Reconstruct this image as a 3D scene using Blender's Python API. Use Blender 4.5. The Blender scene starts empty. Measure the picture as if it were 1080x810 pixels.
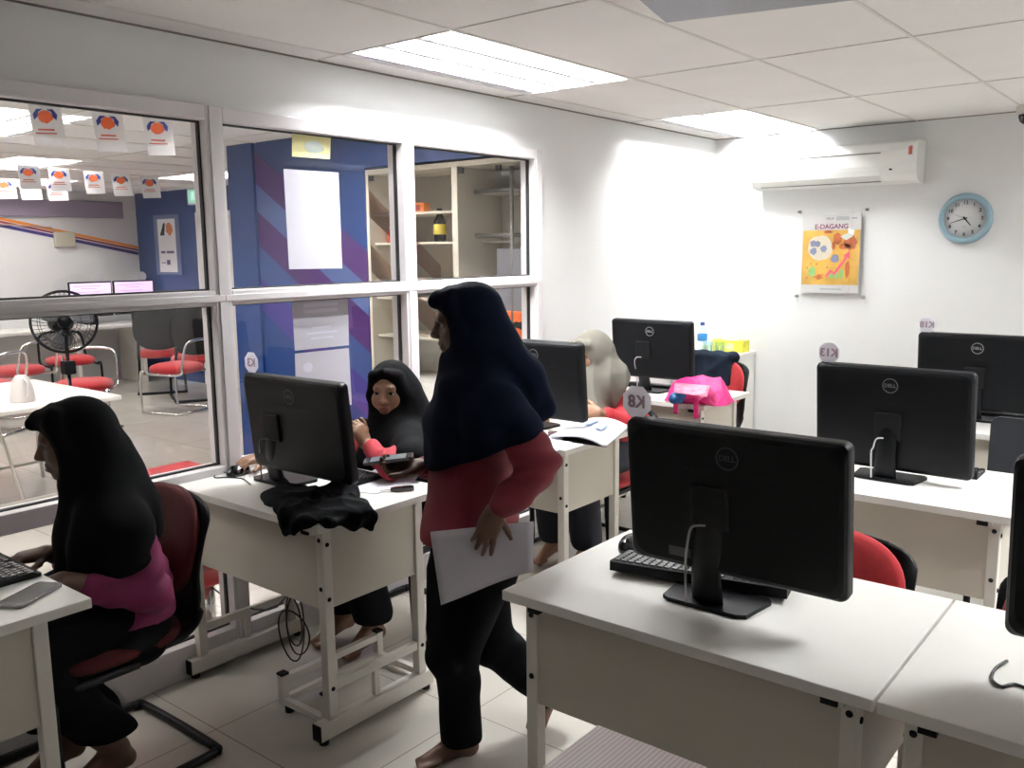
TUBE_W, TUBE_N = 335.0, 160.0
import bpy, bmesh, math, random
import numpy as np
from mathutils import Vector, Matrix, Euler
random.seed(7)
SC = bpy.context.scene
COL = SC.collection
PI = math.pi

# ------------------------------------------------------------------ camera
CAMP = np.array((0.0, 0.0, 1.563)); FPX = 935.2
PITCH, YAW, ROLL = math.radians(8.56), math.radians(38.92), math.radians(-0.64)
_fw = np.array([-math.sin(YAW)*math.cos(PITCH), math.cos(YAW)*math.cos(PITCH), -math.sin(PITCH)])
_r0 = np.array([math.cos(YAW), math.sin(YAW), 0.0]); _u0 = np.cross(_r0, _fw)
_rt = _r0*math.cos(ROLL)+_u0*math.sin(ROLL); _up = np.cross(_rt, _fw)
def ray(px, py):
    return _fw*FPX + _rt*(px-540.0) + _up*(405.0-py)
def at(px, py, ax, val):
    """point of the place seen at a photo pixel, on the plane <ax>=val"""
    d = ray(px, py); i = 'xyz'.index(ax); t = (val-CAMP[i])/d[i]
    return Vector(CAMP+d*t)
class VPlane:
    """vertical plane through (ox, oy) square to the line of sight; used to read a figure's joints"""
    def __init__(s, ox, oy):
        s.o = np.array((ox, oy, 0.0)); v = np.array((ox, oy, 0.0)); s.v = v/np.linalg.norm(v)
        s.left = np.array((-s.v[1], s.v[0], 0.0))   # picture left
    def __call__(s, px, py, w=0.0):
        d = ray(px, py); t = ((s.o+s.v*w-CAMP)@s.v)/(d@s.v)
        return CAMP+d*t
cd = bpy.data.cameras.new('camera'); cam = bpy.data.objects.new('camera', cd); COL.objects.link(cam)
cd.sensor_width = 36.0; cd.lens = FPX/1080.0*36.0; cd.clip_start = 0.05; cd.clip_end = 60
M3 = Matrix(((_rt[0], _up[0], -_fw[0]), (_rt[1], _up[1], -_fw[1]), (_rt[2], _up[2], -_fw[2])))
cam.matrix_world = Matrix.Translation(Vector(CAMP)) @ M3.to_4x4()
SC.camera = cam

# ------------------------------------------------------------------ materials
MATS = {}
def mat(name, col, rough=0.5, metal=0.0, spec=0.5, var=0.0, vscale=8.0, bump=0.0, bscale=60.0, emit=None, estr=0.0, sheen=0.0, stretch=None):
    if name in MATS: return MATS[name]
    m = bpy.data.materials.new(name); m.use_nodes = True
    nt = m.node_tree; b = nt.nodes['Principled BSDF']
    b.inputs['Base Color'].default_value = (*col, 1); b.inputs['Roughness'].default_value = rough
    b.inputs['Metallic'].default_value = metal; b.inputs['Specular IOR Level'].default_value = spec
    if sheen: b.inputs['Sheen Weight'].default_value = sheen
    if emit is not None:
        b.inputs['Emission Color'].default_value = (*emit, 1); b.inputs['Emission Strength'].default_value = estr
    if var or bump:
        tc = nt.nodes.new('ShaderNodeTexCoord'); mp = nt.nodes.new('ShaderNodeMapping')
        nt.links.new(tc.outputs['Object'], mp.inputs['Vector'])
        if stretch: mp.inputs['Scale'].default_value = stretch
    if var:
        n = nt.nodes.new('ShaderNodeTexNoise'); n.inputs['Scale'].default_value = vscale; n.inputs['Detail'].default_value = 4
        nt.links.new(mp.outputs[0], n.inputs['Vector'])
        r = nt.nodes.new('ShaderNodeValToRGB')
        r.color_ramp.elements[0].position = 0.3; r.color_ramp.elements[1].position = 0.7
        r.color_ramp.elements[0].color = (*[max(0, c*(1-var)) for c in col], 1)
        r.color_ramp.elements[1].color = (*[min(1, c*(1+var)) for c in col], 1)
        nt.links.new(n.outputs['Fac'], r.inputs[0]); nt.links.new(r.outputs[0], b.inputs['Base Color'])
    if bump:
        n2 = nt.nodes.new('ShaderNodeTexNoise'); n2.inputs['Scale'].default_value = bscale; n2.inputs['Detail'].default_value = 3
        nt.links.new(mp.outputs[0], n2.inputs['Vector'])
        bp = nt.nodes.new('ShaderNodeBump'); bp.inputs['Strength'].default_value = bump; bp.inputs['Distance'].default_value = 0.004
        nt.links.new(n2.outputs['Fac'], bp.inputs['Height']); nt.links.new(bp.outputs[0], b.inputs['Normal'])
    MATS[name] = m
    return m
def glass_mat(name, tint=(1, 1, 1), refl=1.0, ior=1.5):
    m = bpy.data.materials.new(name); m.use_nodes = True; nt = m.node_tree; nt.nodes.clear()
    o = nt.nodes.new('ShaderNodeOutputMaterial'); mx = nt.nodes.new('ShaderNodeMixShader')
    t = nt.nodes.new('ShaderNodeBsdfTransparent'); g = nt.nodes.new('ShaderNodeBsdfGlossy'); f = nt.nodes.new('ShaderNodeFresnel')
    t.inputs[0].default_value = (*tint, 1); g.inputs['Roughness'].default_value = 0.0; g.inputs[0].default_value = (refl, refl, refl, 1)
    f.inputs[0].default_value = ior
    ge = nt.nodes.new('ShaderNodeNewGeometry'); iv = nt.nodes.new('ShaderNodeMath'); iv.operation = 'SUBTRACT'; iv.inputs[0].default_value = 1.0
    mu = nt.nodes.new('ShaderNodeMath'); mu.operation = 'MULTIPLY'     # the rear face of a pane does not mirror from inside
    nt.links.new(ge.outputs['Backfacing'], iv.inputs[1]); nt.links.new(iv.outputs[0], mu.inputs[0]); nt.links.new(f.outputs[0], mu.inputs[1])
    nt.links.new(mu.outputs[0], mx.inputs[0]); nt.links.new(t.outputs[0], mx.inputs[1]); nt.links.new(g.outputs[0], mx.inputs[2])
    nt.links.new(mx.outputs[0], o.inputs[0]); MATS[name] = m
    return m
def emis(name, col, st):
    return mat(name, (0.8, 0.8, 0.8), emit=col, estr=st)

m_wall = mat('wall_paint', (0.79, 0.79, 0.78), 0.7, var=0.03, vscale=1.5, bump=0.08, bscale=90)
m_ceil = mat('ceiling_board', (0.84, 0.825, 0.805), 0.9, var=0.02, vscale=3)
m_grid = mat('ceiling_bar', (0.72, 0.70, 0.66), 0.6)
m_alu = mat('window_frame_white', (0.72, 0.69, 0.70), 0.35, var=0.02)
m_gasket = mat('black_gasket', (0.012, 0.012, 0.012), 0.6)
m_glass = glass_mat('clear_glass')
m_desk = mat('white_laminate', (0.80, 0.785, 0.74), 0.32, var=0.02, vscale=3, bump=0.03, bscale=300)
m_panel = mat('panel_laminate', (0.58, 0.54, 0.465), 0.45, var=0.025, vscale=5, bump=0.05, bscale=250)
m_steel = mat('cream_powder_steel', (0.72, 0.69, 0.63), 0.4, var=0.02)
m_black = mat('black_plastic', (0.003, 0.0036, 0.0048), 0.45, spec=0.2)
m_blackg = mat('black_gloss_plastic', (0.006, 0.006, 0.007), 0.18)
m_blackm = mat('black_matte_plastic', (0.007, 0.007, 0.008), 0.6, spec=0.2)
m_screen = mat('dark_screen', (0.008, 0.008, 0.01), 0.12, spec=0.3)
m_chrome = mat('chrome', (0.75, 0.75, 0.75), 0.12, metal=1.0)
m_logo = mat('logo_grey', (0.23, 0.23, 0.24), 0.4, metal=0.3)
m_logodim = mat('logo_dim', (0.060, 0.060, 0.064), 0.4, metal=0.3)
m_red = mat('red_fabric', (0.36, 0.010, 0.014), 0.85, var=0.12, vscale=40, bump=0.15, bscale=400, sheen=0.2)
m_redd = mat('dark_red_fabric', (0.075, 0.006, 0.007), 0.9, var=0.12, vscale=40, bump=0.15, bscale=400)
m_paper = mat('white_paper', (0.82, 0.82, 0.84), 0.8)
m_paperl = mat('lilac_white_paper', (0.72, 0.71, 0.78), 0.8)
m_ink = mat('grey_ink', (0.28, 0.28, 0.33), 0.8)
m_inkb = mat('blue_ink', (0.15, 0.24, 0.55), 0.8)
m_tag = mat('white_card', (0.72, 0.70, 0.74), 0.7)
m_tagink = mat('card_print_mauve', (0.42, 0.30, 0.36), 0.7)
m_cable = mat('black_cable', (0.01, 0.01, 0.01), 0.5)
m_cableg = mat('grey_cable', (0.35, 0.35, 0.36), 0.45)
m_blue = mat('blue_paint', (0.004, 0.030, 0.135), 0.45, var=0.04, vscale=2)
m_bluel = mat('light_blue_paint', (0.06, 0.10, 0.25), 0.45)
m_purple = mat('purple_paint', (0.045, 0.010, 0.10), 0.45)
m_navyp = mat('indigo_paint', (0.035, 0.022, 0.17), 0.45)

# ------------------------------------------------------------------ mesh helpers
def new_obj(name, me, parent=None, mats=None):
    o = bpy.data.objects.new(name, me); COL.objects.link(o)
    if mats is not None:
        for m in (mats if isinstance(mats, (list, tuple)) else [mats]): me.materials.append(m)
    if parent is not None: o.parent = parent
    return o
class MB:
    """collects shapes into one mesh"""
    def __init__(s): s.bm = bmesh.new(); s.mi = 0
    def _tag(s, geom):
        for f in geom:
            f.material_index = s.mi
    def box(s, x0, x1, y0, y1, z0, z1, bev=0.0, M=None, seg=2):
        v = [s.bm.verts.new((x, y, z)) for x in (x0, x1) for y in (y0, y1) for z in (z0, z1)]
        q = [(0, 1, 3, 2), (4, 6, 7, 5), (0, 4, 5, 1), (2, 3, 7, 6), (0, 2, 6, 4), (1, 5, 7, 3)]
        fs = [s.bm.faces.new([v[i] for i in f]) for f in q]
        s._tag(fs)
        if bev > 0:
            es = list({e for f in fs for e in f.edges})
            r = bmesh.ops.bevel(s.bm, geom=es, offset=bev, segments=seg, affect='EDGES', profile=0.5)
            s._tag(r['faces']); v = list({x for f in r['faces'] for x in f.verts} | {x for x in v if x.is_valid})
        if M is not None: bmesh.ops.transform(s.bm, matrix=M, verts=v)
        return s
    def tube(s, pts, r, n=10, closed=False, smooth=0, cap=True):
        pts = [Vector(p) for p in pts]
        if smooth: pts = spline(pts, smooth, closed)
        N = len(pts); rr = r if isinstance(r, (list, tuple)) else [r]*N
        rings = []; prev = None
        for i, p in enumerate(pts):
            if closed: t = pts[(i+1) % N]-pts[i-1]
            else: t = pts[min(i+1, N-1)]-pts[max(i-1, 0)]
            if t.length < 1e-9: t = Vector((0, 0, 1))
            t.normalize()
            if prev is None:
                a = Vector((0, 0, 1)) if abs(t.z) < 0.9 else Vector((1, 0, 0)); u = t.cross(a).normalized()
            else:
                u = prev-t*prev.dot(t); u = u.normalized() if u.length > 1e-6 else t.orthogonal().normalized()
            prev = u; w = t.cross(u)
            rings.append([s.bm.verts.new(p+(u*math.cos(2*PI*k/n)+w*math.sin(2*PI*k/n))*rr[i]) for k in range(n)])
        fs = []
        for i in range(N if closed else N-1):
            A, B = rings[i], rings[(i+1) % N]
            for k in range(n): fs.append(s.bm.faces.new((A[k], A[(k+1) % n], B[(k+1) % n], B[k])))
        if cap and not closed:
            fs.append(s.bm.faces.new(rings[0][::-1])); fs.append(s.bm.faces.new(rings[-1]))
        for f in fs: f.smooth = True
        s._tag(fs); return s
    def lathe(s, prof, n=24, M=None, smooth=True):
        rings = []; vs = []
        for r, z in prof:
            ring = [s.bm.verts.new((r*math.cos(2*PI*k/n), r*math.sin(2*PI*k/n), z)) for k in range(n)] if r > 1e-6 else [s.bm.verts.new((0, 0, z))]
            rings.append(ring); vs += ring
        fs = []
        for A, B in zip(rings, rings[1:]):
            for k in range(n):
                if len(A) == 1 and len(B) == 1: continue
                if len(A) == 1: fs.append(s.bm.faces.new((A[0], B[(k+1) % n], B[k])))
                elif len(B) == 1: fs.append(s.bm.faces.new((A[k], A[(k+1) % n], B[0])))
                else: fs.append(s.bm.faces.new((A[k], A[(k+1) % n], B[(k+1) % n], B[k])))
        for f in fs: f.smooth = smooth
        s._tag(fs)
        if M is not None: bmesh.ops.transform(s.bm, matrix=M, verts=vs)
        return s
    def prism(s, poly, d, M=None, smooth=False):
        """2-D outline in x/y, thickness d along z"""
        a = [s.bm.verts.new((x, y, 0)) for x, y in poly]; b = [s.bm.verts.new((x, y, d)) for x, y in poly]
        n = len(poly); fs = [s.bm.faces.new(a[::-1]), s.bm.faces.new(b)]
        for i in range(n):
            f = s.bm.faces.new((a[i], a[(i+1) % n], b[(i+1) % n], b[i])); f.smooth = smooth; fs.append(f)
        s._tag(fs)
        if M is not None: bmesh.ops.transform(s.bm, matrix=M, verts=a+b)
        return s
    def quad(s, a, b, c, d):
        f = s.bm.faces.new([s.bm.verts.new(p) for p in (a, b, c, d)]); s._tag([f]); return s
    def grid(s, fn, nu, nv, thick=0.0, smooth=True):
        """sheet fn(u, v) -> point, optional thickness by a vector function"""
        V = [[s.bm.verts.new(fn(i/nu, j/nv)) for j in range(nv+1)] for i in range(nu+1)]
        fs = []
        for i in range(nu):
            for j in range(nv): fs.append(s.bm.faces.new((V[i][j], V[i+1][j], V[i+1][j+1], V[i][j+1])))
        for f in fs: f.smooth = smooth
        s._tag(fs)
        if thick:
            bmesh.ops.recalc_face_normals(s.bm, faces=fs)
            r = bmesh.ops.solidify(s.bm, geom=fs, thickness=thick)
        return s
    def build(s, name, m, parent=None, fix=True):
        if fix: bmesh.ops.recalc_face_normals(s.bm, faces=s.bm.faces[:])
        me = bpy.data.meshes.new(name); s.bm.to_mesh(me); s.bm.free()
        return new_obj(name, me, parent, m)
def spline(pts, k, closed=False):
    out = []; n = len(pts)
    for i in range(n if closed else n-1):
        p0 = pts[(i-1) % n] if (closed or i > 0) else pts[i]; p1 = pts[i]; p2 = pts[(i+1) % n]
        p3 = pts[(i+2) % n] if (closed or i+2 < n) else p2
        for j in range(k):
            t = j/k
            out.append(0.5*((2*p1)+(p2-p0)*t+(2*p0-5*p1+4*p2-p3)*t*t+(3*p1-p0-3*p2+p3)*t**3))
    if not closed: out.append(pts[-1])
    return out
def rrect(w, h, r, n=5, cx=0.0, cy=0.0):
    out = []
    for sx, sy, a0 in ((1, 1, 0), (-1, 1, 90), (-1, -1, 180), (1, -1, 270)):
        for k in range(n+1):
            a = math.radians(a0+90*k/n)
            out.append((cx+sx*(w/2-r)+r*math.cos(a), cy+sy*(h/2-r)+r*math.sin(a)))
    return out
def circ(r, n=28, cx=0, cy=0, a0=0): return [(cx+r*math.cos(2*PI*k/n+a0), cy+r*math.sin(2*PI*k/n+a0)) for k in range(n)]
def basis(origin, ex, ey):
    ex = Vector(ex).normalized(); ey = Vector(ey); ey = (ey-ex*ey.dot(ex)).normalized(); ez = ex.cross(ey)
    return Matrix(((ex.x, ey.x, ez.x, origin[0]), (ex.y, ey.y, ez.y, origin[1]), (ex.z, ey.z, ez.z, origin[2]), (0, 0, 0, 1)))
def text_obj(name, body, size, m, M, parent=None, ext=0.0004, align='CENTER', bold=0.0):
    cu = bpy.data.curves.new(name, 'FONT'); cu.body = body; cu.size = size; cu.extrude = ext; cu.align_x = align; cu.align_y = 'CENTER'; cu.offset = bold
    o = bpy.data.objects.new(name, cu); COL.objects.link(o)
    dg = bpy.context.evaluated_depsgraph_get(); dg.update()
    me = bpy.data.meshes.new_from_object(o.evaluated_get(dg))
    bpy.data.objects.remove(o); me.transform(M); me.materials.clear()
    return new_obj(name, me, parent, m)
def thing(name, label, cat, loc=(0, 0, 0), rz=0.0, group=None):
    o = bpy.data.objects.new(name, None); COL.objects.link(o); o.empty_display_size = 0.05
    o.location = loc; o.rotation_euler = (0, 0, rz); o['label'] = label; o['category'] = cat
    if group: o['group'] = group
    return o
def tag(o, label, cat, group=None):
    o['label'] = label; o['category'] = cat
    if group: o['group'] = group
    return o
def struct(o): o['kind'] = 'structure'; return o
def copy_tree(o, parent=None):
    c = o.copy(); COL.objects.link(c)
    if parent is not None: c.parent = parent
    for ch in list(o.children): copy_tree(ch, c)
    return c
def put(o, loc, rz=0.0, label=None, group=None):
    o.location = loc; o.rotation_euler = (0, 0, rz)
    if label: o['label'] = label
    if group: o['group'] = group
    return o

# ------------------------------------------------------------------ the setting
XW, YB, ZC = -2.946, 5.99, 2.330          # glazed partition, back wall, ceiling
GX, GY = -2.194, 3.610                     # a node of the ceiling grid (0.6 x 1.2 m)
XR, YF = 1.62, -1.30                       # wall to the right, wall behind the camera
XO = -11.0                                 # far wall of the neighbouring room
YO = -1.30

# floor: glossy beige tiles
mf = bpy.data.materials.new('beige_floor_tiles'); mf.use_nodes = True; nt = mf.node_tree; b = nt.nodes['Principled BSDF']
tc = nt.nodes.new('ShaderNodeTexCoord'); mp = nt.nodes.new('ShaderNodeMapping'); br = nt.nodes.new('ShaderNodeTexBrick')
mp.inputs['Location'].default_value = (0.10, 0.29, 0)
br.offset = 0.0; br.inputs['Scale'].default_value = 1.0; br.inputs['Brick Width'].default_value = 0.6; br.inputs['Row Height'].default_value = 0.6
br.inputs['Mortar Size'].default_value = 0.0022; br.inputs['Mortar Smooth'].default_value = 0.3
br.inputs['Color1'].default_value = (0.56, 0.53, 0.475, 1); br.inputs['Color2'].default_value = (0.545, 0.515, 0.46, 1); br.inputs['Mortar'].default_value = (0.24, 0.20, 0.16, 1)
nt.links.new(tc.outputs['Object'], mp.inputs[0]); nt.links.new(mp.outputs[0], br.inputs['Vector'])
nz = nt.nodes.new('ShaderNodeTexNoise'); nz.inputs['Scale'].default_value = 2.5; nz.inputs['Detail'].default_value = 5
mix = nt.nodes.new('ShaderNodeMixRGB'); mix.blend_type = 'MULTIPLY'; mix.inputs[0].default_value = 0.18
nt.links.new(tc.outputs['Object'], nz.inputs['Vector']); nt.links.new(br.outputs['Color'], mix.inputs[1]); nt.links.new(nz.outputs['Fac'], mix.inputs[2])
nt.links.new(mix.outputs[0], b.inputs['Base Color']); b.inputs['Roughness'].default_value = 0.14; b.inputs['Specular IOR Level'].default_value = 0.5
struct(MB().box(XO-0.1, XR+0.1, YF-0.1, YB+0.1, -0.08, 0.0).build('floor', mf))

# ceilings: boards with openings for the recessed lights
LIGHTS = [(GX-0.6, GX, GY-1.2, GY), (GX-0.6, GX, GY+1.2, YB), (GX+2.4, GX+3.0, GY-1.2, GY), (GX+2.4, GX+3.0, GY+1.2, YB)]
cb = MB()
i0 = -2
xs = [XW] + [GX+0.6*i for i in range(-1, 7) if XW < GX+0.6*i < XR] + [XR]
ys = [YF] + [GY+1.2*j for j in range(-4, 3) if YF < GY+1.2*j < YB-0.05] + [YB]
for xa, xb in zip(xs, xs[1:]):
    for ya, yb in zip(ys, ys[1:]):
        xm, ym = (xa+xb)/2, (ya+yb)/2
        if any(l[0] < xm < l[1] and l[2] < ym < l[3] for l in LIGHTS): continue
        t = random.uniform(0, 0.0015)
        cb.box(xa, xb, ya, yb, ZC+t, ZC+0.012+t)
struct(cb.build('ceiling', m_ceil))
gb = MB()
for x in xs[1:-1]: gb.box(x-0.006, x+0.006, YF, YB, ZC-0.004, ZC+0.001)
for y in ys[1:-1]: gb.box(XW, XR, y-0.004, y+0.004, ZC-0.003, ZC+0.001)
struct(gb.build('trim_1', m_grid))
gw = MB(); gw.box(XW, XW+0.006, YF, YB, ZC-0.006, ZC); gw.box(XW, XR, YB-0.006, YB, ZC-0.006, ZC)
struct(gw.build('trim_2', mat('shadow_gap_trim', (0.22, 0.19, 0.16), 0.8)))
OL = [(-6.25, -5.05, 2.0, 2.6), (-8.6, -7.4, 3.1, 3.7), (-6.25, -5.05, 0.2, 0.8), (-8.6, -7.4, 1.2, 1.8), (-8.6, -7.4, 4.9, 5.5), (-10.6, -9.4, 4.0, 4.6), (-4.55, -3.35, 2.75, 3.35), (-4.55, -3.35, 0.4, 1.0)]
oc = MB()
oxs = sorted({XO, XW-0.06} | {v for l in OL for v in l[:2]}); oys = sorted({YO, YB} | {v for l in OL for v in l[2:]})
for xa, xb in zip(oxs, oxs[1:]):
    for ya, yb in zip(oys, oys[1:]):
        xm, ym = (xa+xb)/2, (ya+yb)/2
        if any(l[0] < xm < l[1] and l[2] < ym < l[3] for l in OL): continue
        oc.box(xa, xb, ya, yb, ZC, ZC+0.012)
struct(oc.build('ceiling_neighbour', m_ceil))
og = MB()
for k in range(1, 14):
    x = XW-0.06-0.6*k
    if x > XO: og.box(x-0.008, x+0.008, YO, YB, ZC-0.004, ZC+0.001)
for k in range(0, 7):
    y = YO+1.2*k+0.1
    og.box(XO, XW-0.06, y-0.008, y+0.008, ZC-0.004, ZC+0.001)
struct(og.build('trim_3', m_grid))

# walls of the classroom
FT, FM1, FM0, FB1, FB0 = 2.037, 1.429, 1.373, 0.769, 0.703     # glass top, mid rail, sill rail
wl = MB()
wl.box(XW-0.06, XW, YF, 3.862, 2.085, ZC+0.08)
wl.box(XW-0.06, XW, 3.862, YB+0.06, 0, ZC+0.08)
wl.box(XW-0.06, XW, YF, -0.06, 0, 2.085)
struct(wl.build('wall_left', m_wall))
struct(MB().box(XW-0.06, XR+0.06, YB, YB+0.06, 0, ZC+0.08).build('wall_back', m_wall))
struct(MB().box(XR, XR+0.06, YF-0.06, YB, 0, ZC+0.08).build('wall_right', m_wall))
struct(MB().box(XW-0.06, XR, YF-0.06, YF, 0, ZC+0.08).build('wall_front', mat('wall_paint_rear', (0.45, 0.43, 0.41), 0.8)))
# walls of the neighbouring room
struct(MB().box(XO-0.06, XO, YO-0.06, YB, 0, ZC+0.08).build('wall_far', m_wall))
xe = -9.05
we = MB(); we.box(XO-0.06, -9.62, YB, YB+0.06, 0, ZC+0.08); we.box(-8.82, XW-0.06, YB, YB+0.06, 0, ZC+0.08); we.box(-9.62, -8.82, YB, YB+0.06, 2.05, ZC+0.08)
struct(we.build('wall_exit', m_blue))
struct(MB().box(XO, XW-0.06, YO-0.06, YO, 0, ZC+0.08).build('wall_opposite', m_wall))
# blue partition that meets the glazing
XS = -5.72
bw = MB(); bw.box(XS, -4.285, 3.86, 4.0, 0, ZC); bw.box(-4.285, XW-0.06, 3.86, 4.0, 2.085, ZC)
bw.box(XS, -5.42, 3.835, 3.86, 0, ZC)
bw.box(-4.285, XW-0.06, 4.28, 4.34, 0, 2.085)
bp = struct(bw.build('wall_blue', m_blue))
# painted diagonal bands, a few millimetres of film on the wall
def band(za, zb, m, name, x0=-5.42, x1=-4.285, y=3.8585, slope=-0.62):
    q = MB(); P = [(x0, za), (x1, za+slope*(x1-x0)), (x1, zb+slope*(x1-x0)), (x0, zb)]
    P = [(x, max(0.02, min(ZC-0.005, z))) for x, z in P]
    q.prism(P, 0.002, Matrix(((1, 0, 0, 0), (0, 0, -1, y), (0, 1, 0, 0), (0, 0, 0, 1))))
    o = q.build(name, m, bp); return o
band(2.05, 2.27, m_purple, 'paint_band'); band(1.86, 2.05, m_bluel, 'paint_band'); band(1.62, 1.86, m_purple, 'paint_band')
band(1.40, 1.62, mat('mid_blue_paint', (0.03, 0.06, 0.19), 0.45), 'paint_band'); band(1.16, 1.40, m_navyp, 'paint_band')
# diagonal painted stripes on the far white wall
def fstripe(z0, z1, m):
    q = MB(); ya, yb = 2.9, 5.985
    def zz(y, z): return z-0.204*(y-5.9)
    q.prism([(ya, zz(ya, z0)), (yb, zz(yb, z0)), (yb, zz(yb, z1)), (ya, zz(ya, z1))], 0.002, Matrix(((0, 0, 1, XO), (1, 0, 0, 0), (0, 1, 0, 0), (0, 0, 0, 1))))
    return struct(q.build('trim_5', m))
fstripe(1.655, 1.69, mat('orange_paint', (0.75, 0.25, 0.03), 0.5)); fstripe(1.625, 1.65, mat('maroon_paint', (0.25, 0.03, 0.05), 0.5)); fstripe(1.575, 1.615, m_navyp)

# glazed partition: one window per bay
def wbay(n, y0, y1):
    """y0..y1: clear glass"""
    f = MB(); a, b_ = XW-0.055, XW+0.045; z0 = 0.0
    e0, e1 = y0-0.034, y1+0.034
    f.box(a, b_, e0, y0, 0, 2.088, 0.003); f.box(a, b_, y1, e1, 0, 2.088, 0.003)
    f.box(a, b_, y0, y1, FT, 2.088, 0.003); f.box(a, b_, y0, y1, FM0, FM1, 0.003); f.box(a, b_, y0, y1, FB0, FB1, 0.003); f.box(a, b_, y0, y1, 0.0, 0.125, 0.003)
    f.box(b_-0.002, b_+0.008, e0, e1, FM0+0.014, FM0+0.040, 0.003); f.box(b_-0.001, b_+0.006, e1-0.022, e1+0.024, 0.0, 2.088, 0.002)
    o = struct(f.build('window_%d' % n, m_alu))
    for za, zb in ((0.125, FB0), (FB1, FM0), (FM1, FT)):
        MB().box(XW-0.008, XW-0.002, y0, y1, za, zb).build('pane', m_glass, o)
        g = MB(); t = 0.006
        for args in ((y0, y0+t, za, zb), (y1-t, y1, za, zb), (y0, y1, za, za+t), (y0, y1, zb-t, zb)): g.box(XW-0.014, XW+0.004, *args)
        g.build('gasket', m_gasket, o)
    return o
wbay(1, 0.968, 1.866); wbay(2, 1.936, 2.842); wbay(3, 2.912, 3.806); wbay(4, 0.0, 0.898)
# ------------------------------------------------------------------ ceiling lights
m_tube = emis('lit_tube', (0.975, 0.99, 1.0), TUBE_W)
m_tube2 = emis('lit_tube_neighbour', (1.0, 0.97, 0.94), TUBE_N)
m_refl = mat('light_reflector', (0.85, 0.85, 0.86), 0.35)
def ceiling_light(l, label, along, tubes, mt, group, fins=13):
    x0, x1, y0, y1 = l; cx, cy = (x0+x1)/2, (y0+y1)/2
    L, W = (y1-y0, x1-x0) if along == 'y' else (x1-x0, y1-y0)
    t = thing('ceiling_light', label, 'ceiling light', (cx, cy, ZC), 0 if along == 'y' else PI/2, group)
    h = MB(); a, b_ = W/2-0.002, L/2-0.002
    h.box(-a, a, -b_, b_, 0.125, 0.13)
    for s in (-1, 1):
        h.box(s*a-0.004, s*a+0.004, -b_, b_, -0.003, 0.13); h.box(-a, a, s*b_-0.004, s*b_+0.004, -0.003, 0.13)
    h.build('housing', m_refl, t)
    for k in range(tubes):
        x = (k-(tubes-1)/2)*W/(tubes+0.15)
        MB().tube([(x, -b_+0.04, 0.085), (x, b_-0.04, 0.085)], 0.013, 8).build('tube', mt, t)
    g = MB()
    for k in range(tubes+1):
        x = (k-tubes/2)*W/(tubes+0.15); x = max(-a+0.02, min(a-0.02, x))
        g.prism([(x-0.016, 0.006), (x+0.016, 0.006), (x+0.004, 0.062), (x-0.004, 0.062)], 2*b_-0.012, Matrix(((1, 0, 0, 0), (0, 0, 1, -b_+0.006), (0, 1, 0, 0), (0, 0, 0, 1))))
    for k in range(1, fins):
        y = -b_+2*b_*k/fins; g.box(-a+0.006, a-0.006, y-0.0012, y+0.0012, 0.006, 0.056)
    g.build('louvre', m_refl, t)
    return t
ceiling_light(LIGHTS[0], 'recessed louvred ceiling light with glowing tubes above the glass partition', 'y', 3, m_tube, 'classroom ceiling lights')
ceiling_light(LIGHTS[1], 'recessed louvred ceiling light at the back corner near the air conditioner', 'y', 2, m_tube, 'classroom ceiling lights')
ceiling_light(LIGHTS[2], 'unseen recessed ceiling light added on the right, beyond the picture edge above the joined desks', 'y', 3, m_tube, 'classroom ceiling lights')  # added outside the frame to light the desks on the right
ceiling_light(LIGHTS[3], 'unseen recessed ceiling light added on the right, beyond the picture edge before the clock wall', 'y', 1, m_tube, 'classroom ceiling lights')  # another unseen fixture, added to raise the light on the right side
OLAB = ['long lit ceiling light in the next room nearest behind the top left glass pane', 'lit ceiling light in the next room beyond the nearest row of hanging flags',
        None, None, 'lit ceiling light in the next room close to the green exit sign', 'far lit ceiling light in the next room above the striped white wall', None, None]
for l, lab in zip(OL, OLAB):
    ceiling_light(l, lab or 'lit ceiling light added to the next room, out of sight behind the wall above the glass', 'x', 2, m_tube2, 'ceiling lights of the next room', 9)  # unlabelled OL entries are unseen lights added to brighten the next room

# ------------------------------------------------------------------ fittings on ceiling and walls
t = thing('ceiling_projector', 'grey box hung under the ceiling between the two lights', 'projector', (-1.10, 2.42, ZC), math.radians(14))
MB().box(-0.27, 0.30, -0.16, 0.13, -0.095, -0.018, 0.008).build('housing', mat('grey_blue_metal', (0.24, 0.25, 0.29), 0.45), t)
MB().box(-0.25, 0.30, 0.132, 0.24, -0.02, -0.004, 0.003).build('mounting_plate', m_grid, t)
MB().box(-0.05, 0.05, -0.05, 0.05, -0.018, 0.0).build('ceiling_mount', m_grid, t)

t = thing('dome_camera', 'small dark dome security camera at the top right of the back wall', 'security camera', (-0.955, 5.80, ZC))
MB().lathe([(0, 0), (0.062, 0), (0.064, -0.012), (0.060, -0.042), (0.052, -0.048), (0.0, -0.048)], 28).build('base_ring', mat('warm_white_plastic', (0.6, 0.58, 0.54), 0.4), t)
MB().lathe([(0.050, -0.046), (0.050, -0.062), (0.044, -0.082), (0.030, -0.096), (0.012, -0.103), (0, -0.104)], 28).build('dome', m_screen, t)

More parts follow.
